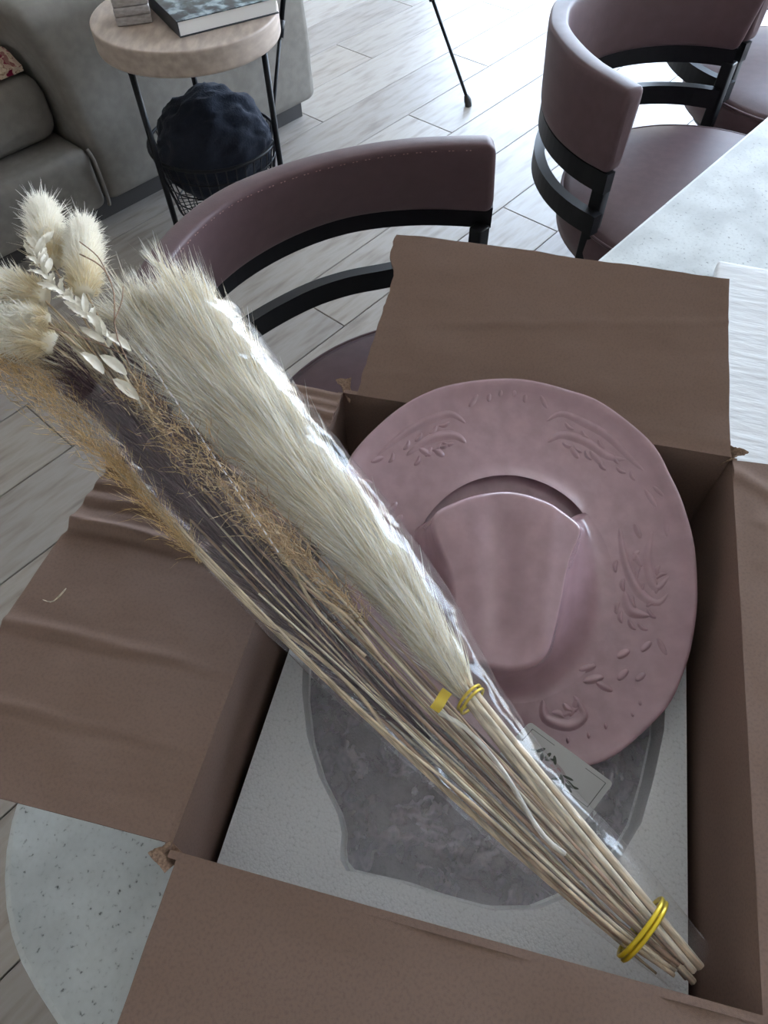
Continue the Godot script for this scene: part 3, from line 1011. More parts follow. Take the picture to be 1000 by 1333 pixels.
func sleeve_r(s: float) -> float:
	return catmull([Vector3(0.011, 0, 0), Vector3(0.0155, 0, 0), Vector3(0.0145, 0, 0), Vector3(0.023, 0, 0), Vector3(0.040, 0, 0), Vector3(0.0485, 0, 0), Vector3(0.0535, 0, 0), Vector3(0.0600, 0, 0), Vector3(0.0680, 0, 0)], s / 0.49).x
func sleeve_l(s: float) -> float:
	return catmull([Vector3(-0.014, 0, 0), Vector3(-0.027, 0, 0), Vector3(-0.037, 0, 0), Vector3(-0.044, 0, 0), Vector3(-0.052, 0, 0), Vector3(-0.058, 0, 0), Vector3(-0.061, 0, 0), Vector3(-0.061, 0, 0), Vector3(-0.056, 0, 0)], s / 0.49).x

func build_bouquet() -> void:
	var b := thing("dried_bouquet", "dried bouquet of pampas and bunny tails in a clear sleeve, lying across the carton", "bouquet", Vector3.ZERO)
	b.transform = Transform3D(Basis(Vector3(0.74190266, 0, -0.6705076), Vector3(0.1612069, 0.97066768, 0.17837206), Vector3(0.65084006, -0.24042516, 0.72014093)), Vector3(0.16646997, 0.85, 0.00740423))
	var white := [lin(252, 249, 242), lin(248, 244, 232), lin(244, 236, 216), lin(254, 253, 249)]
	var cream := [lin(244, 236, 216), lin(238, 226, 198), lin(250, 244, 230), lin(230, 214, 182)]
	var mauve := [lin(128, 108, 116), lin(112, 94, 102), lin(146, 126, 130), lin(100, 82, 90)]
	var tan := [lin(230, 203, 162), lin(216, 186, 144), lin(240, 216, 178), lin(192, 160, 122)]
	var gold := [lin(228, 198, 148), lin(212, 180, 132), lin(238, 214, 172)]
	# the big cream pampas plume
	var big := plume("pampas_plume", [bp(0.188, 0.006, 0.006), bp(0.25, 0.015, 0.010), bp(0.30, 0.019, 0.012), bp(0.36, 0.020, 0.014), bp(0.42, 0.024, 0.016), bp(0.47, 0.028, 0.018), bp(0.505, 0.033, 0.020)], [0.005, 0.014, 0.022, 0.028, 0.031, 0.032, 0.025], 0.62, 18000, 0.040, 0.00036, cream + white + white, mats.cream_core, b, 0.0, 0.42)
	var st := new_st()
	# its tied stems
	for k in 7:
		st = new_st()
		var a := TAU * k / 7.0
		var o0 := Vector3(cos(a) * 0.0042, sin(a) * 0.0035 + 0.001, 0)
		tube(st, smooth_path([bp(0.004 + 0.002 * (k % 3), -0.002) + o0 * 1.2, bp(0.05, 0.0) + o0 * 1.3, bp(0.12, 0.003, 0.004) + o0 * 1.1, bp(0.19, 0.0075, 0.006) + o0 * 0.9, bp(0.235, 0.013, 0.008) + o0], 14), 0.0021, 6)
		obj("stem", st, [mats.straw_pale, mats.straw, mats.straw_pale][k % 3], big)
	# a second pale plume behind the bunny tails, fluffier white top
	plume("pampas_plume", [bp(0.39, 0.003, 0.008), bp(0.44, 0.004, 0.014), bp(0.485, 0.004, 0.018), bp(0.525, 0.008, 0.020)], [0.006, 0.017, 0.022, 0.016], 0.6, 5600, 0.036, 0.00034, white, mats.cream_core, b, 0.1, 0.7)
	plume("pampas_plume", [bp(0.50, 0.040, 0.022), bp(0.53, 0.044, 0.024), bp(0.55, 0.047, 0.025)], [0.004, 0.006, 0.003], 0.7, 260, 0.022, 0.00034, white, mats.cream_core, b, 0.0, 0.5)
	plume("pampas_plume", [bp(0.45, -0.022, 0.006), bp(0.50, -0.032, 0.012), bp(0.535, -0.044, 0.014), bp(0.57, -0.060, 0.014)], [0.006, 0.015, 0.018, 0.010], 0.7, 3400, 0.024, 0.00034, cream, mats.cream_core, b, 0.15, 0.7)
	# mauve plumes
	plume("mauve_plume", [bp(0.19, -0.028, 0.002), bp(0.26, -0.037, 0.002), bp(0.34, -0.039, 0.003), bp(0.42, -0.038, 0.005), bp(0.48, -0.038, 0.008), bp(0.52, -0.042, 0.010)], [0.004, 0.009, 0.012, 0.014, 0.016, 0.010], 0.8, 7500, 0.032, 0.00034, mauve, mats.mauve_core, b, 0.0, 0.5)
	plume("mauve_plume", [bp(0.40, -0.018, 0.004), bp(0.44, -0.017, 0.008), bp(0.48, -0.013, 0.012), bp(0.505, -0.008, 0.014)], [0.006, 0.012, 0.013, 0.008], 0.8, 3000, 0.026, 0.00034, mauve, mats.mauve_core, b, 0.0, 0.5)
	# tan branching grass and gold grass
	spray("tan_grass", [bp(0.26, -0.012, 0.012), bp(0.31, -0.016, 0.016), bp(0.35, -0.020, 0.020), bp(0.395, -0.023, 0.022), bp(0.435, -0.026, 0.024), bp(0.475, -0.028, 0.026)], [0.003, 0.006, 0.011, 0.014, 0.013, 0.009], 900, 0.024, 0.00040, 0.8, tan, b)
	spray("gold_grass", [bp(0.36, -0.061, 0.004), bp(0.42, -0.063, 0.008), bp(0.465, -0.064, 0.011), bp(0.51, -0.068, 0.012), bp(0.545, -0.074, 0.012), bp(0.58, -0.080, 0.012)], [0.003, 0.006, 0.011, 0.015, 0.017, 0.017], 1200, 0.026, 0.00034, 0.45, gold, b)
	# stems of the grasses, fanned from the cut ends
	for k in 28:
		st = new_st()
		var f := k / 27.0
		var l0 := lerpf(-0.0125, -0.002, f) + rng.randf_range(-0.002, 0.002)
		var lm := lerpf(-0.034, -0.004, f) + rng.randf_range(-0.003, 0.003)
		var lt := lerpf(-0.058, -0.008, pow(f, 0.8)) + rng.randf_range(-0.005, 0.005)
		var top := rng.randf_range(0.30, 0.42)
		var hh := rng.randf_range(-0.004, 0.010)
		var path := smooth_path([bp(rng.randf_range(0.013, 0.020), l0, hh * 0.6), bp(0.06, lerpf(l0, lm, 0.45), hh * 0.8), bp(0.15, lm, hh + 0.003), bp(0.24, lerpf(lm, lt, 0.55) + rng.randf_range(-0.002, 0.002), hh + 0.006), bp(top, lt, hh + 0.010)], 18)
		var r0 := rng.randf_range(0.0006, 0.0018)
		var rr := []
		for i in 19:
			rr.append(r0 * (1.0 - 0.5 * i / 18.0))
		tube(st, path, rr, 5)
		obj("stem", st, mats[["straw", "straw_brown", "straw_pale", "straw_brown", "bleached", "straw", "straw_dark"][k % 7]], b)
	# outer gold stems along the left edge
	for k in 7:
		st = new_st()
		var l := -0.003 * k * 0.5
		tube(st, smooth_path([bp(0.02, -0.018), bp(0.12, -0.033 + l * 0.2, 0.002), bp(0.23, -0.046 + l * 0.3, 0.004), bp(0.33, -0.055 + l * 0.4, 0.005), bp(0.45, -0.060 + l * 0.7, 0.007)], 16), 0.0007, 5)
		obj("stem", st, mats.straw if k % 2 == 0 else mats.straw_pale, b)
	# bleached flat stalk on top
	st = new_st()
	tube(st, smooth_path([bp(0.097, -0.015, 0.012), bp(0.115, -0.017, 0.012), bp(0.150, -0.010, 0.013), bp(0.178, -0.009, 0.013), bp(0.198, -0.015, 0.012)], 14), 0.0015, 6)
	obj("stem", st, mats.bleached, b)
	# curling grass blades
	for q in [[[0.21, -0.045, 0.010], [0.235, -0.043, 0.012], [0.27, -0.047, 0.012], [0.30, -0.054, 0.010]], [[0.24, -0.020, 0.014], [0.275, -0.019, 0.016], [0.31, -0.026, 0.015], [0.36, -0.020, 0.015]], [[0.25, -0.026, 0.014], [0.29, -0.030, 0.015], [0.33, -0.022, 0.016], [0.38, -0.020, 0.018]]]:
		st = new_st()
		var c := []
		for x in q:
			c.append(bp(x[0], x[1], x[2]))
		tube(st, smooth_path(c, 16), 0.0011, 6)
		obj("stem", st, mats.straw, b)
	# bunny tails
	bunny_tail(bp(0.592, -0.012, 0.022), bp(0.642, 0.012, 0.022), 0.0150, 5200, b, bp(0.47, -0.03, 0.012))
	bunny_tail(bp(0.553, -0.010, 0.028), bp(0.605, 0.023, 0.028), 0.0150, 5200, b, bp(0.45, -0.026, 0.016))
	bunny_tail(bp(0.566, -0.030, 0.026), bp(0.602, -0.062, 0.026), 0.0165, 5200, b, bp(0.47, -0.030, 0.014))
	bunny_tail(bp(0.532, -0.046, 0.024), bp(0.574, -0.076, 0.025), 0.0175, 5200, b, bp(0.45, -0.034, 0.014))
	bunny_tail(bp(0.543, -0.040, 0.034), bp(0.557, -0.056, 0.034), 0.0095, 2200, b, bp(0.47, -0.030, 0.018))
	# white leafy sprig
	st = new_st()
	var twig := [bp(0.455, -0.032, 0.030), bp(0.502, -0.024, 0.036), bp(0.534, -0.022, 0.038), bp(0.560, -0.024, 0.038), bp(0.585, -0.021, 0.038), bp(0.600, -0.010, 0.038)]
	tube(st, smooth_path(twig, 16), 0.0008, 5)
	var sprig := obj("leafy_sprig", st, mats.straw_pale, b)
	for k in 40:
		var f := 0.20 + 0.80 * k / 39.0
		var p := catmull(twig, f)
		var t := (catmull(twig, minf(f + 0.04, 1.0)) - catmull(twig, f - 0.04)).normalized()
		var sd := t.cross(Vector3.UP).normalized() * (1.0 if k % 2 == 0 else -1.0)
		leaf(p, (t * 0.9 + sd * rng.randf_range(0.3, 0.9) + Vector3(0, rng.randf_range(-0.1, 0.4), 0)).normalized(), rng.randf_range(0.009, 0.016), 0.0022, (Vector3.UP + rdir() * 0.9).normalized(), sprig)
	for q in [[0.500, -0.041, 0.034], [0.490, -0.031, 0.036], [0.472, -0.035, 0.034], [0.522, -0.024, 0.036], [0.505, -0.018, 0.034]]:
		leaf(bp(q[0] - 0.012, q[1] + 0.004, q[2]), (bp(1.0, rng.randf_range(-0.5, 0.3), 0.1)).normalized(), 0.020, 0.0034, (Vector3.UP + rdir() * 0.3).normalized(), sprig)
	# thin brown twig
	st = new_st()
	var tw := [bp(0.48, -0.022, 0.034), bp(0.506, -0.015, 0.040), bp(0.529, 0.000, 0.042), bp(0.545, 0.006, 0.043), bp(0.556, 0.006, 0.044), bp(0.568, 0.001, 0.045)]
	tube(st, smooth_path(tw, 12), 0.0005, 5)
	for q in [[[0.513, -0.011, 0.041], [0.522, 0.001, 0.043], [0.530, 0.008, 0.045]], [[0.545, 0.006, 0.043], [0.560, 0.009, 0.045], [0.575, 0.006, 0.047]], [[0.49, -0.019, 0.037], [0.515, -0.034, 0.041], [0.53, -0.046, 0.043]]]:
		var c := []
		for x in q:
			c.append(bp(x[0], x[1], x[2]))
		tube(st, smooth_path(c, 8), 0.0004, 5)
	obj("brown_twig", st, mats.straw_brown, b)
	# gold wire ties
	for q in [[0.039, -0.0075, 0.002, 0.0195, 0.0125, 0.0013], [0.190, 0.0065, 0.006, 0.0095, 0.008, 0.0010]]:
		var tie: MeshInstance3D
		for rep in 2:
			st = new_st()
			var loop := []
			for k in 33:
				var a := TAU * k / 32.0
				loop.append(bp(q[0] + 0.0028 * (rep - 0.5) + 0.003 * sin(a), q[1] + q[3] * cos(a), q[2] + q[4] * sin(a)))
			tube(st, loop, q[5], 6, false)
			if rep == 0:
				tie = obj("gold_tie", st, mats.gold_tie, b)
			else:
				obj("wire_turn", st, mats.gold_tie, tie)
	st = new_st()
	board(st, bp(0.204, -0.019, 0.020), bp(0.2065, -0.006, 0.022), bp(0.2005, -0.0045, 0.022), bp(0.198, -0.017, 0.019), 4, 2, 0.0008, func(u, v): return 0.001 * sin(u * 6.0))
	obj("gold_tie", st, mats.gold_tie, b)
	# clear sleeve
	var nz := FastNoiseLite.new()
	nz.seed = 77
	nz.frequency = 1.0
	nz.fractal_octaves = 3
	var rows := []
	for i in 121:
		var s := 0.010 + 0.480 * i / 120.0
		var rr := sleeve_r(maxf(s, 0)) + 0.0035
		var ll := sleeve_l(maxf(s, 0)) - 0.002
		var c := (rr + ll) * 0.5
		var a := (rr - ll) * 0.5
		var hb := lerpf(0.013, 0.034, smoothstep(0.0, 0.45, s))
		var row := []
		for k in 72:
			var ang := TAU * k / 72.0
			var wr := 1.0 + 0.07 * nz.get_noise_2d(s * 42.0, ang * 1.9) + 0.05 * nz.get_noise_2d(s * 14.0 + 30.0, ang * 5.0)
			row.append(bp(s + 0.006 * sin(ang * 2.0) * smoothstep(0.45, 0.5, s), c + a * cos(ang) * (1.0 + 0.3 * (wr - 1.0)), lerpf(0.0, 0.012, smoothstep(0.0, 0.5, s)) + hb * sin(ang) * wr))
		rows.append(row)
	st = new_st()
	sheet(st, rows, true)
	var sl := obj("clear_sleeve", st, mats.film, b)
	sl.set_meta("label", "clear crinkled cellophane sleeve")
	# perforated seam along the sleeve
	var h := Hair.new()
	for k in 26:
		var s := lerpf(0.325, 0.478, k / 25.0)
		var l := lerpf(-0.031, -0.0135, clampf((s - 0.32) / 0.155, 0, 1))
		var d := bp(0.0045, 0.0006)
		var p := bp(s, l, 0.0475 * smoothstep(0.0, 0.42, s))
		h.strand(p, p + d * 0.5, p + d, 0.00045, Color(0.95, 0.95, 0.97), Vector3.RIGHT, 1)
	put("perforation", h.mesh(), mats.seam, sl)

# ------------------------------------------------------------------ chairs
func chair_loop(p: Array, y: float, c: Vector2, n: int) -> Array:
	var q := []
	for v in p:
		q.append(Vector3(v[1] - c.y, y, -(v[0] - c.x)))
	# sampled densely at both ends, where the cushion rounds off
	var out := []
	for i in n + 1:
		var k: int = mini(i, n - i)
		var t := 0.022 * k / 6.0 if k < 6 else 0.022 + (0.5 - 0.022) * (k - 6) / (n / 2.0 - 6.0)
		out.append(catmull(q, t if i <= n - i else 1.0 - t))
	return out

func chair(called: String, label: String, c: Vector2, top: Array, bot: Array, rail: Array, rail_y: float, seat_c: Vector2, seat_r: float, posts: Array) -> Node3D:
	var o := thing(called, label, "chair", room(c.y, 0, c.x), ROOM_TURN, "barrel back dining chairs round the stone table")
	var n := 56
	var yt := 0.735; var yb := 0.585; var th := 0.042
	var T := chair_loop(top, yt, c, n)       # outer top edge
	var B := chair_loop(bot, yb, c, n)       # inner bottom edge
	var rows := []
	var stitches := Hair.new()
	for i in n + 1:
		var tb: Vector3 = (B[mini(i + 1, n)] - B[maxi(i - 1, 0)]).normalized()
		var tt: Vector3 = (T[mini(i + 1, n)] - T[maxi(i - 1, 0)]).normalized()
		var nb := Vector3(-tb.z, 0, tb.x)
		var nt := Vector3(-tt.z, 0, tt.x)
		if nb.dot(B[i]) < 0: nb = -nb
		if nt.dot(T[i]) < 0: nt = -nt
		var ib: Vector3 = B[i]
		var ob: Vector3 = B[i] + nb * th
		var ot: Vector3 = T[i]
		var it: Vector3 = T[i] - nt * th
		var e := clampf(minf(i, n - i) / 6.0, 0, 1)
		var sh := sqrt(maxf(0.0, 1.0 - (1.0 - e) * (1.0 - e))) * 0.5 + 0.5
		var ring := []
		for k in 28:
			var a := TAU * k / 28
			var x := signf(cos(a)) * pow(absf(cos(a)), 0.32)
			var y := signf(sin(a)) * pow(absf(sin(a)), 0.22)
			x *= sh
			y *= 0.72 + 0.28 * (sh * 2.0 - 1.0)
			var u := x * 0.5 + 0.5
			var v := y * 0.5 + 0.5
			ring.append(ib.lerp(ob, u).lerp(it.lerp(ot, u), v))
		rows.append(ring)
		if i > 6 and i < n - 6:
			var ps: Vector3 = ib.lerp(it, 0.965) - nb * 0.0012 
			var ps2: Vector3 = it.lerp(ot, 0.05) + Vector3(0, 0.0004, 0)
			for hf in 2:
				var pp := ps2 - tt * 0.006 * hf + Vector3(0, -0.008, 0)
				stitches.strand(pp, pp + tt * 0.0015, pp + tt * 0.003, 0.0008, lin(172, 140, 134), Vector3(nt.x * 0.5, 0.8, nt.z * 0.5), 1)
	var st := new_st()
	sheet(st, rows, true)
	st.set_smooth_group(-1)
	for k in range(1, 27):
		tri(st, rows[0][0], rows[0][k + 1], rows[0][k])
		tri(st, rows[n][0], rows[n][k], rows[n][k + 1])
	var bk := obj("backrest", st, mats.leather, o)
	put("stitching", stitches.mesh(), mats.strand, bk)
	# frame rails: flat steel bands, one under the cushion, one below
	for q in [[B, yb, 0.040, th * 0.5], [chair_loop(rail, rail_y, c, n), rail_y, 0.042, 0.0]]:
		st = new_st()
		var rr := []
		var P: Array = q[0]
		for i in n + 1:
			var t: Vector3 = (P[mini(i + 1, n)] - P[maxi(i - 1, 0)]).normalized()
			var nn := Vector3(-t.z, 0, t.x)
			if nn.dot(P[i]) < 0: nn = -nn
			var p: Vector3 = Vector3(P[i].x, q[1], P[i].z)
			var w := 0.022
			var ring := []
			for s in [[0.0, 0.0], [1.0, 0.0], [1.0, -1.0], [0.0, -1.0]]:
				ring.append(p + nn * (s[0] * w + float(q[3]) - 0.004) + Vector3(0, s[1] * float(q[2]) + 0.001, 0))
			rr.append(ring)
		st.set_smooth_group(-1)
		sheet(st, rr, true)
		quad(st, rr[0][0], rr[0][1], rr[0][2], rr[0][3])
		quad(st, rr[n][0], rr[n][3], rr[n][2], rr[n][1])
		obj("rail", st, mats.black_metal, o)
	# seat
	var sc := Vector3(seat_c.y - c.y, 0, -(seat_c.x - c.x))
	st = new_st()
	lathe(st, [Vector2(0.0, 0.36), Vector2(seat_r * 0.9, 0.36), Vector2(seat_r * 0.985, 0.372), Vector2(seat_r, 0.40), Vector2(seat_r * 0.997, 0.432), Vector2(seat_r * 0.978, 0.445), Vector2(seat_r * 0.93, 0.452), Vector2(seat_r * 0.7, 0.459), Vector2(seat_r * 0.35, 0.463), Vector2(0.0, 0.464)], 72, sc)
	var seat := obj("seat", st, mats.leather, o)
	st = new_st()
	var pipe := []
	for k in 73:
		pipe.append(sc + Vector3(cos(TAU * k / 72) * seat_r * 0.985, 0.4435, sin(TAU * k / 72) * seat_r * 0.985))
	tube(st, pipe, 0.0035, 6, false)
	obj("piping", st, mats.leather, seat)
	st = new_st()
	lathe(st, [Vector2(0.0, 0.335), Vector2(seat_r * 0.86, 0.335), Vector2(seat_r * 0.88, 0.345), Vector2(seat_r * 0.88, 0.3605), Vector2(0.0, 0.3605)], 48, sc)
	obj("seat_frame", st, mats.black_metal, o)
	# legs: the front pair carries the back rails
	for k in posts.size():
		var p: Array = posts[k]
		st = new_st()
		var yy := 0.555 if k < 2 else 0.34
		rbox(st, Vector3(p[1] - c.y, yy / 2, -(p[0] - c.x)), Vector3(0.028, yy, 0.030), 0.004, 3)
		obj("leg", st, mats.black_metal, o)
	return o

func build_chairs() -> void:
	chair("dining_chair", "mauve leather barrel back chair pushed in behind the carton, half hidden by the bouquet", Vector2(0.56, -0.40),
		[[0.195, -0.50], [0.21, -0.60], [0.255, -0.695], [0.33, -0.775], [0.43, -0.828], [0.54, -0.850], [0.65, -0.833], [0.754, -0.791], [0.85, -0.728], [0.941, -0.637]],
		[[0.24, -0.50], [0.262, -0.61], [0.312, -0.71], [0.385, -0.788], [0.48, -0.836], [0.58, -0.854], [0.69, -0.845], [0.79, -0.808], [0.88, -0.735], [0.960, -0.632]],
		[[0.25, -0.50], [0.27, -0.62], [0.32, -0.73], [0.40, -0.808], [0.494, -0.848], [0.572, -0.854], [0.677, -0.841], [0.754, -0.814], [0.814, -0.778], [0.88, -0.735], [0.955, -0.66]], 0.475,
		Vector2(0.568, -0.40), 0.325, [[0.953, -0.653], [0.255, -0.50], [0.72, -0.25], [0.42, -0.25]])
	var top2 := [[1.198, -0.545], [1.214, -0.590], [1.235, -0.655], [1.276, -0.729], [1.328, -0.796], [1.371, -0.831], [1.441, -0.868], [1.53, -0.885], [1.62, -0.875], [1.71, -0.84], [1.78, -0.785], [1.83, -0.72], [1.862, -0.65], [1.880, -0.585]]
	var bot2 := []
	var rail2 := []
	for k in 15:
		var a := deg_to_rad(lerpf(-86.0, 74.0, k / 14.0))
		bot2.append([1.549 + 0.309 * sin(a), -0.516 - 0.309 * cos(a)])
		rail2.append([1.535 + 0.322 * sin(a), -0.520 - 0.318 * cos(a)])
	var ch := chair("dining_chair", "mauve leather barrel back chair at the table edge, its round seat in full view", Vector2(1.54, -0.47), top2, bot2, rail2, 0.50,
		Vector2(1.508, -0.457), 0.306, [[1.236, -0.565], [1.868, -0.616], [1.65, -0.25], [1.36, -0.25]])
	var c3 := ch.duplicate()
	c3.name = numbered("dining_chair")
	add_child(c3)
	c3.position = room(-0.53, 0, 2.236)
	c3.set_meta("label", "mauve leather barrel back chair furthest along the table, mostly cut off by the picture edge")

# ------------------------------------------------------------------ sofa
func build_sofa() -> void:
	var o := thing("sofa", "grey beige fabric sofa with a broad block arm, standing behind the side table", "sofa", room(-2.036, 0, 0.888), ROOM_TURN)
	# own frame: x towards us, z = -(e - 0.888)
	var nz := FastNoiseLite.new()
	nz.seed = 5
	nz.frequency = 2.2
	var st := new_st()
	var soft := func(p: Vector3) -> Vector3:
		return p + Vector3(1, 0.6, 0) * 0.008 * nz.get_noise_3dv(p * 2.0)
	# arm block: its inner side swells out over the seat
	var lean := func(p: Vector3) -> Vector3:
		var f := clampf((p.y + 0.085) / 0.35, 0, 1)
		var q := p
		q.z += (0.06 * f * f) * smoothstep(0.0, 0.46, p.z)
		q.x -= 0.02 * f
		return q + Vector3(1, 0.5, 0) * 0.006 * nz.get_noise_3dv(p * 2.0)
	rbox(st, Vector3(-0.45, 0.335, -0.463), Vector3(0.9, 0.53, 0.925), 0.035, 14, lean)
	obj("arm", st, mats.sofa_cloth, o)
	st = new_st()
	rbox(st, Vector3(-0.45, 0.158, 0.955), Vector3(0.9, 0.185, 1.9), 0.03, 12, soft)
	var base := obj("base", st, mats.sofa_cloth, o)
	st = new_st()
	tube(st, smooth_path([Vector3(-0.012, 0.245, 0.006), Vector3(0.004, 0.21, 0.004), Vector3(0.004, 0.10, 0.004), Vector3(-0.006, 0.07, 0.004)], 10), 0.006, 6)
	obj("piping", st, mats.sofa_cloth, base)
	st = new_st()
	rbox(st, Vector3(-0.54, 0.337, 0.49), Vector3(0.86, 0.175, 0.96), 0.055, 12, soft)
	obj("seat_cushion", st, mats.sofa_cloth, o)
	st = new_st()
	rbox(st, Vector3(-0.54, 0.337, 1.44), Vector3(0.86, 0.175, 0.92), 0.055, 12, soft)
	obj("seat_cushion", st, mats.sofa_cloth, o)
	st = new_st()
	rbox(st, Vector3(-1.02, 0.50, 0.955), Vector3(0.22, 0.62, 1.9), 0.06, 10, soft)
	obj("backrest", st, mats.sofa_cloth, o)
	st = new_st(false)
	cbox(st, Vector3(-0.47, 0.036, 0.50), Vector3(0.82, 0.070, 2.78), 0.002)
	obj("plinth", st, mats.plinth, o)
	# folded throw on the seat
	st = new_st()
	var fold := func(u: float, v: float) -> float:
		return 0.012 * nz.get_noise_2d(u * 1.4, v * 1.1) + 0.02 * smoothstep(0.0, 0.15, u) * smoothstep(1.0, 0.85, u) + 0.012 * sin(v * 9.0 + u * 3.0) * smoothstep(0.5, 1.0, v)
	board(st, Vector3(-0.56, 0.428, 0.050), Vector3(-0.150, 0.428, 0.040), Vector3(-0.145, 0.428, 0.62), Vector3(-0.58, 0.428, 0.60), 18, 24, 0.014, fold)
	var th := obj("throw_blanket", st, mats.throw)
	th.position = o.position + Vector3(0, 0.022, 0)
	th.rotation.y = ROOM_TURN
	tag(th, "cream throw with burgundy flower pattern folded on the sofa seat", "blanket")

# ------------------------------------------------------------------ round side table
func build_side_table() -> void:
	var c := Vector3(-0.470, 0, -2.026)
	var o := thing("side_table", "round pale wood side table on thin black legs with a wire basket below", "table", c)
	var st := new_st()
	lathe(st, [Vector2(0.0, 0.542), Vector2(0.22, 0.542), Vector2(0.230, 0.542), Vector2(0.2355, 0.5445), Vector2(0.237, 0.548), Vector2(0.237, 0.553), Vector2(0.237, 0.590), Vector2(0.237, 0.595), Vector2(0.2362, 0.5985), Vector2(0.234, 0.600), Vector2(0.230, 0.6001), Vector2(0.22, 0.6001), Vector2(0.0, 0.6001)], 96)
	obj("table_top", st, mats.table_disc, o)
	var feet := []
	for a in [132.5, 12.6, -107.4]:
		var d := Vector3(cos(deg_to_rad(a)), 0, sin(deg_to_rad(a))) * 0.197
		feet.append(d)
		st = new_st()
		tube(st, [d + Vector3(0, 0, 0), d + Vector3(0, 0.27, 0), d + Vector3(0, 0.543, 0)], 0.0085, 10)
		obj("leg", st, mats.black_metal, o)
	# wire basket: rings, uprights, floor
	st = new_st()
	var rim := 0.186; var low := 0.150; var y1 := 0.285; var y0 := 0.10
	for q in [[rim, y1, 0.005], [lerpf(rim, low, 0.25), lerpf(y1, y0, 0.25), 0.002], [lerpf(rim, low, 0.5), lerpf(y1, y0, 0.5), 0.002], [lerpf(rim, low, 0.75), lerpf(y1, y0, 0.75), 0.002], [low, y0, 0.003], [0.1, y0, 0.002], [0.05, y0, 0.002]]:
		var loop := []
		for k in 49:
			loop.append(Vector3(cos(TAU * k / 48) * q[0], q[1], sin(TAU * k / 48) * q[0]))
		tube(st, loop, q[2], 5, false)
	for k in 40:
		var d := Vector3(cos(TAU * k / 40), 0, sin(TAU * k / 40))
		tube(st, [d * rim + Vector3(0, y1, 0), d * low + Vector3(0, y0, 0), d * 0.02 + Vector3(0, y0, 0)], 0.0018, 4, false)
	for d in feet:
		tube(st, [d * 0.94 + Vector3(0, y1, 0), d + Vector3(0, y1, 0)], 0.004, 6)
	obj("wire_basket", st, mats.black_metal, o)
	# plush blanket stuffed in the basket
	var nz := FastNoiseLite.new()
	nz.seed = 31
	nz.frequency = 1.0
	st = new_st()
	var rows := []
	for i in 49:
		var v := PI * i / 48.0
		var row := []
		for k in 96:
			var a := TAU * k / 96.0
			var d := Vector3(cos(v), sin(v) * cos(a), sin(v) * sin(a))
			var p := d * Vector3(0.168, 0.148, 0.154)
			if d.y < 0:
				p.x *= 1.0 - 0.10 * -d.y
				p.z *= 1.0 - 0.10 * -d.y
			else:
				p.y *= 1.05
				p.x += d.y * 0.015
			# folds run over the roll
			var ph := d.z * 6.0 - d.y * 4.0 - d.x * 2.5 + 1.5 * d.x * d.x + 2.2 * nz.get_noise_3dv(d * 1.1)
			var fd := 0.009 * pow(1.0 - absf(sin(ph)), 1.4) * smoothstep(-0.3, 0.5, d.y) + 0.020 * nz.get_noise_3dv(d * 2.0) + 0.0012 * nz.get_noise_3dv(d * 7.0)
			row.append(p - d * fd)
		rows.append(row)
	sheet(st, rows, true)
	var bl := obj("plush_blanket", st, mats.plush)
	bl.position = c + Vector3(0, 0.262, 0)
	tag(bl, "dark blue grey plush blanket bundled into the wire basket under the side table", "blanket")
	# coasters: three on a stack
	for k in 3:
		st = new_st()
		rbox(st, Vector3.ZERO, Vector3(0.086, 0.0190, 0.086), 0.0034, 3)
		var co := obj("coaster", st, mats.coaster)
		co.position = Vector3(-0.591, 0.6099 + 0.0196 * k, -1.990) + Vector3(0.001 * k, 0, 0.001 * (k % 2))
		co.rotation.y = 0.247
		tag(co, ["lowest grey square coaster of the stack, resting on the side table", "middle grey square coaster of the stack on the side table", "topmost grey square coaster of the stack on the side table"][k], "coaster", "coasters stacked on the side table")
	# book
	var bk := thing("book", "hardback book with a misty grey cover lying on the side table", "book", Vector3(-0.457, 0.6004, -1.865))
	bk.transform.basis = Basis(Vector3(0.873, 0, -0.488), Vector3.UP, Vector3(0.488, 0, 0.873))
	var bh := 0.034
	for q in [["cover", 0.0012, 0.0024, mats.book_spine], ["cover", bh - 0.0012, 0.0024, mats.book_cover]]:
		st = new_st()
		rbox(st, Vector3(0.1315, q[1], -0.148), Vector3(0.263, q[2], 0.296), 0.0009, 3)
		obj(q[0], st, q[3], bk)
	st = new_st()
	rbox(st, Vector3(0.0012, bh / 2, -0.148), Vector3(0.0024, bh, 0.296), 0.0009, 3)
	obj("spine", st, mats.book_spine, bk)
	st = new_st(false)
	cbox(st, Vector3(0.131, bh / 2, -0.148), Vector3(0.256, bh - 0.0049, 0.288), 0.0004)
	obj("pages", st, mats.paper, bk)

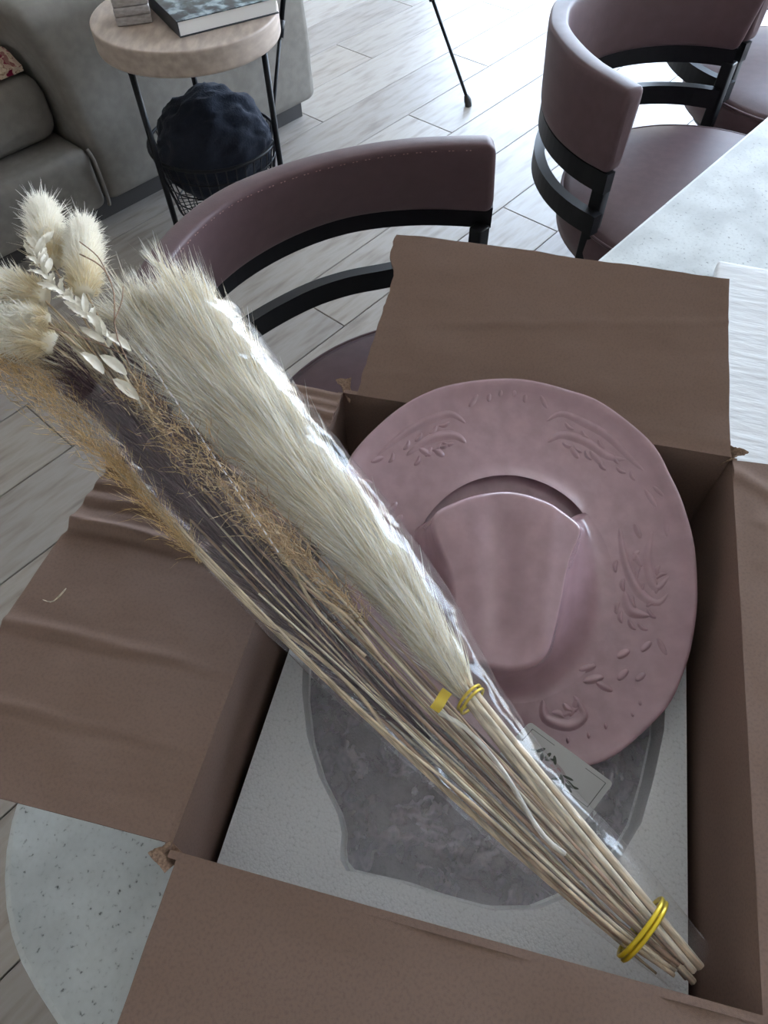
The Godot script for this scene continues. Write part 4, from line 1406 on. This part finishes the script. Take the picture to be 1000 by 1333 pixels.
# ------------------------------------------------------------------ tripod stand
func build_tripod() -> void:
	var ap := Vector3(-0.119, 1.085, -2.846)
	var o := thing("tripod_stand", "thin black tripod stand on the bright floor beyond the side table", "stand", Vector3(ap.x, 0, ap.z))
	var rel := Vector3(0, ap.y, 0)
	var st := new_st()
	lathe(st, [Vector2(0, 1.03), Vector2(0.022, 1.03), Vector2(0.026, 1.04), Vector2(0.026, 1.085), Vector2(0.016, 1.10), Vector2(0.012, 1.30), Vector2(0, 1.30)], 24)
	obj("centre_column", st, mats.black_metal, o)
	for f in [Vector3(0.374, 0.012, -2.778), Vector3(-0.376, 0.012, -2.391), Vector3(-0.38, 0.012, -3.50)]:
		var d: Vector3 = f - Vector3(ap.x, 0, ap.z)
		st = new_st()
		tube(st, [rel, rel.lerp(d, 0.67)], 0.0085, 10)
		tube(st, [rel.lerp(d, 0.67), d], 0.0062, 10)
		var leg := obj("leg", st, mats.black_metal, o)
		st = new_st()
		tube(st, [rel.lerp(d, 0.65), rel.lerp(d, 0.69)], 0.0125, 12)
		obj("clamp_collar", st, mats.black_metal, leg)
		st = new_st()
		var ax := (rel - d).normalized()
		tube(st, [d - Vector3(0, 0.012, 0), d + ax * 0.012, d + ax * 0.03], [0.013, 0.014, 0.008], 12)
		obj("rubber_foot", st, mats.plinth, leg)

# ------------------------------------------------------------------ small things on the table
func build_small() -> void:
	# foam lid
	var st := new_st()
	var nz := FastNoiseLite.new()
	nz.seed = 3
	nz.frequency = 60.0
	var rough := func(p: Vector3) -> Vector3:
		return p + Vector3(0, 0.0002 if p.y > 0 else 0.0, 0) * nz.get_noise_2d(p.x * 0.4, p.z * 2.0)
	rbox(st, Vector3(0.15, 0.009, 0.172), Vector3(0.30, 0.018, 0.344), 0.004, 30, rough)
	var lid := obj("foam_slab", st, mats.cut_foam)
	lid.position = Vector3(0.431, 0.7476, -0.732)
	lid.rotation.y = -0.3595
	tag(lid, "flat white rough foam slab lying on the stone table beside the carton", "packaging")
	# printed card: image holds the flat print only
	var im := Image.create(256, 176, false, Image.FORMAT_RGB8)
	im.fill(Color8(196, 196, 196))
	var line := Color8(96, 96, 98)
	im.fill_rect(Rect2i(16, 16, 70, 2), line); im.fill_rect(Rect2i(16, 16, 2, 60), line)
	im.fill_rect(Rect2i(180, 16, 62, 2), line); im.fill_rect(Rect2i(240, 16, 2, 110), line)
	im.fill_rect(Rect2i(170, 126, 72, 2), line)
	var blob := func(cx: float, cy: float, a: float, b: float, rot: float, col: Color) -> void:
		for y in range(maxi(0, int(cy - a)), mini(175, int(cy + a) + 1)):
			for x in range(maxi(0, int(cx - a)), mini(255, int(cx + a) + 1)):
				var q := Vector2(x - cx, y - cy).rotated(-rot)
				if pow(q.x / a, 2) + pow(q.y / b, 2) < 1.0:
					im.set_pixel(x, y, im.get_pixel(x, y).lerp(col, 0.85))
	blob.call(120.0, 96.0, 44.0, 30.0, 0.3, Color8(168, 156, 160))
	for q in [[66, 60, -1.2], [58, 74, -0.6], [78, 78, -2.0], [88, 62, -1.5], [98, 70, -0.9], [160, 84, -0.3], [172, 96, 0.2], [150, 100, 0.9], [176, 112, 0.5], [160, 118, 1.2], [140, 112, 2.2], [184, 100, -0.5], [108, 60, -2.1]]:
		blob.call(float(q[0]), float(q[1]), 15.0, 4.6, float(q[2]), Color8(58, 66, 54))
	for q in [[112, 84], [124, 92], [104, 98], [130, 80]]:
		blob.call(float(q[0]), float(q[1]), 7.0, 5.0, 0.4, Color8(170, 132, 138))
	var cm := mat("card_print", Color.WHITE, 0.55, 0.4)
	cm.albedo_texture = ImageTexture.create_from_image(im)
	var corners := [Vector3(0.0359, 0.0834, 0.0429), Vector3(0.0970, 0.0700, 0.0667), Vector3(0.0822, 0.0580, 0.0928), Vector3(0.0186, 0.0722, 0.0677)]
	# rounded rectangle between the four corners
	var rim := []
	var uvs := []
	var r := 0.09
	for q in [[r, r, PI], [1 - r, r, 1.5 * PI], [1 - r, 1 - r, 0.0], [r, 1 - r, 0.5 * PI]]:
		for k in 7:
			var a: float = q[2] + k / 6.0 * PI / 2
			var u: float = q[0] + r * cos(a)
			var v: float = q[1] + r * 1.5 * sin(a) * (1.0 if true else 0.0)
			v = clampf(v, 0, 1)
			uvs.append(Vector2(u, v))
			rim.append(corners[0].lerp(corners[1], u).lerp(corners[3].lerp(corners[2], u), v))
	st = new_st(false)
	var nn: Vector3 = ((corners[3] - corners[0]).cross(corners[1] - corners[0])).normalized()
	for k in range(1, rim.size() - 1):
		for j in [0, k, k + 1]:
			st.set_uv(uvs[j])
			st.add_vertex(rim[j])
		for j in [0, k + 1, k]:
			st.set_uv(Vector2(0.02, 0.02))
			st.add_vertex(rim[j] - nn * 0.0006)
	for k in rim.size():
		var j := (k + 1) % rim.size()
		quad(st, rim[k], rim[k] - nn * 0.0006, rim[j] - nn * 0.0006, rim[j])
	var card := obj("greeting_card", st, cm)
	card.position = box_at
	card.rotation.y = BOX_TURN
	tag(card, "small grey card with rounded corners and a printed leaf sprig, leaning on the hat brim", "card")
	# a stray straw on the left flap
	st = new_st()
	tube(st, smooth_path([Vector3(-0.292, 0.1575, 0.062), Vector3(-0.285, 0.1585, 0.0625), Vector3(-0.281, 0.1600, 0.058), Vector3(-0.2775, 0.1630, 0.053)], 10), [0.0002, 0.0003, 0.0003, 0.0004, 0.0004, 0.0004, 0.0005, 0.0006, 0.0006, 0.0005, 0.0003], 5)
	var sw := obj("straw_scrap", st, mats.straw_pale)
	sw.position = box_at
	sw.rotation.y = BOX_TURN
	tag(sw, "tiny scrap of pale straw lying on the left cardboard flap", "straw")
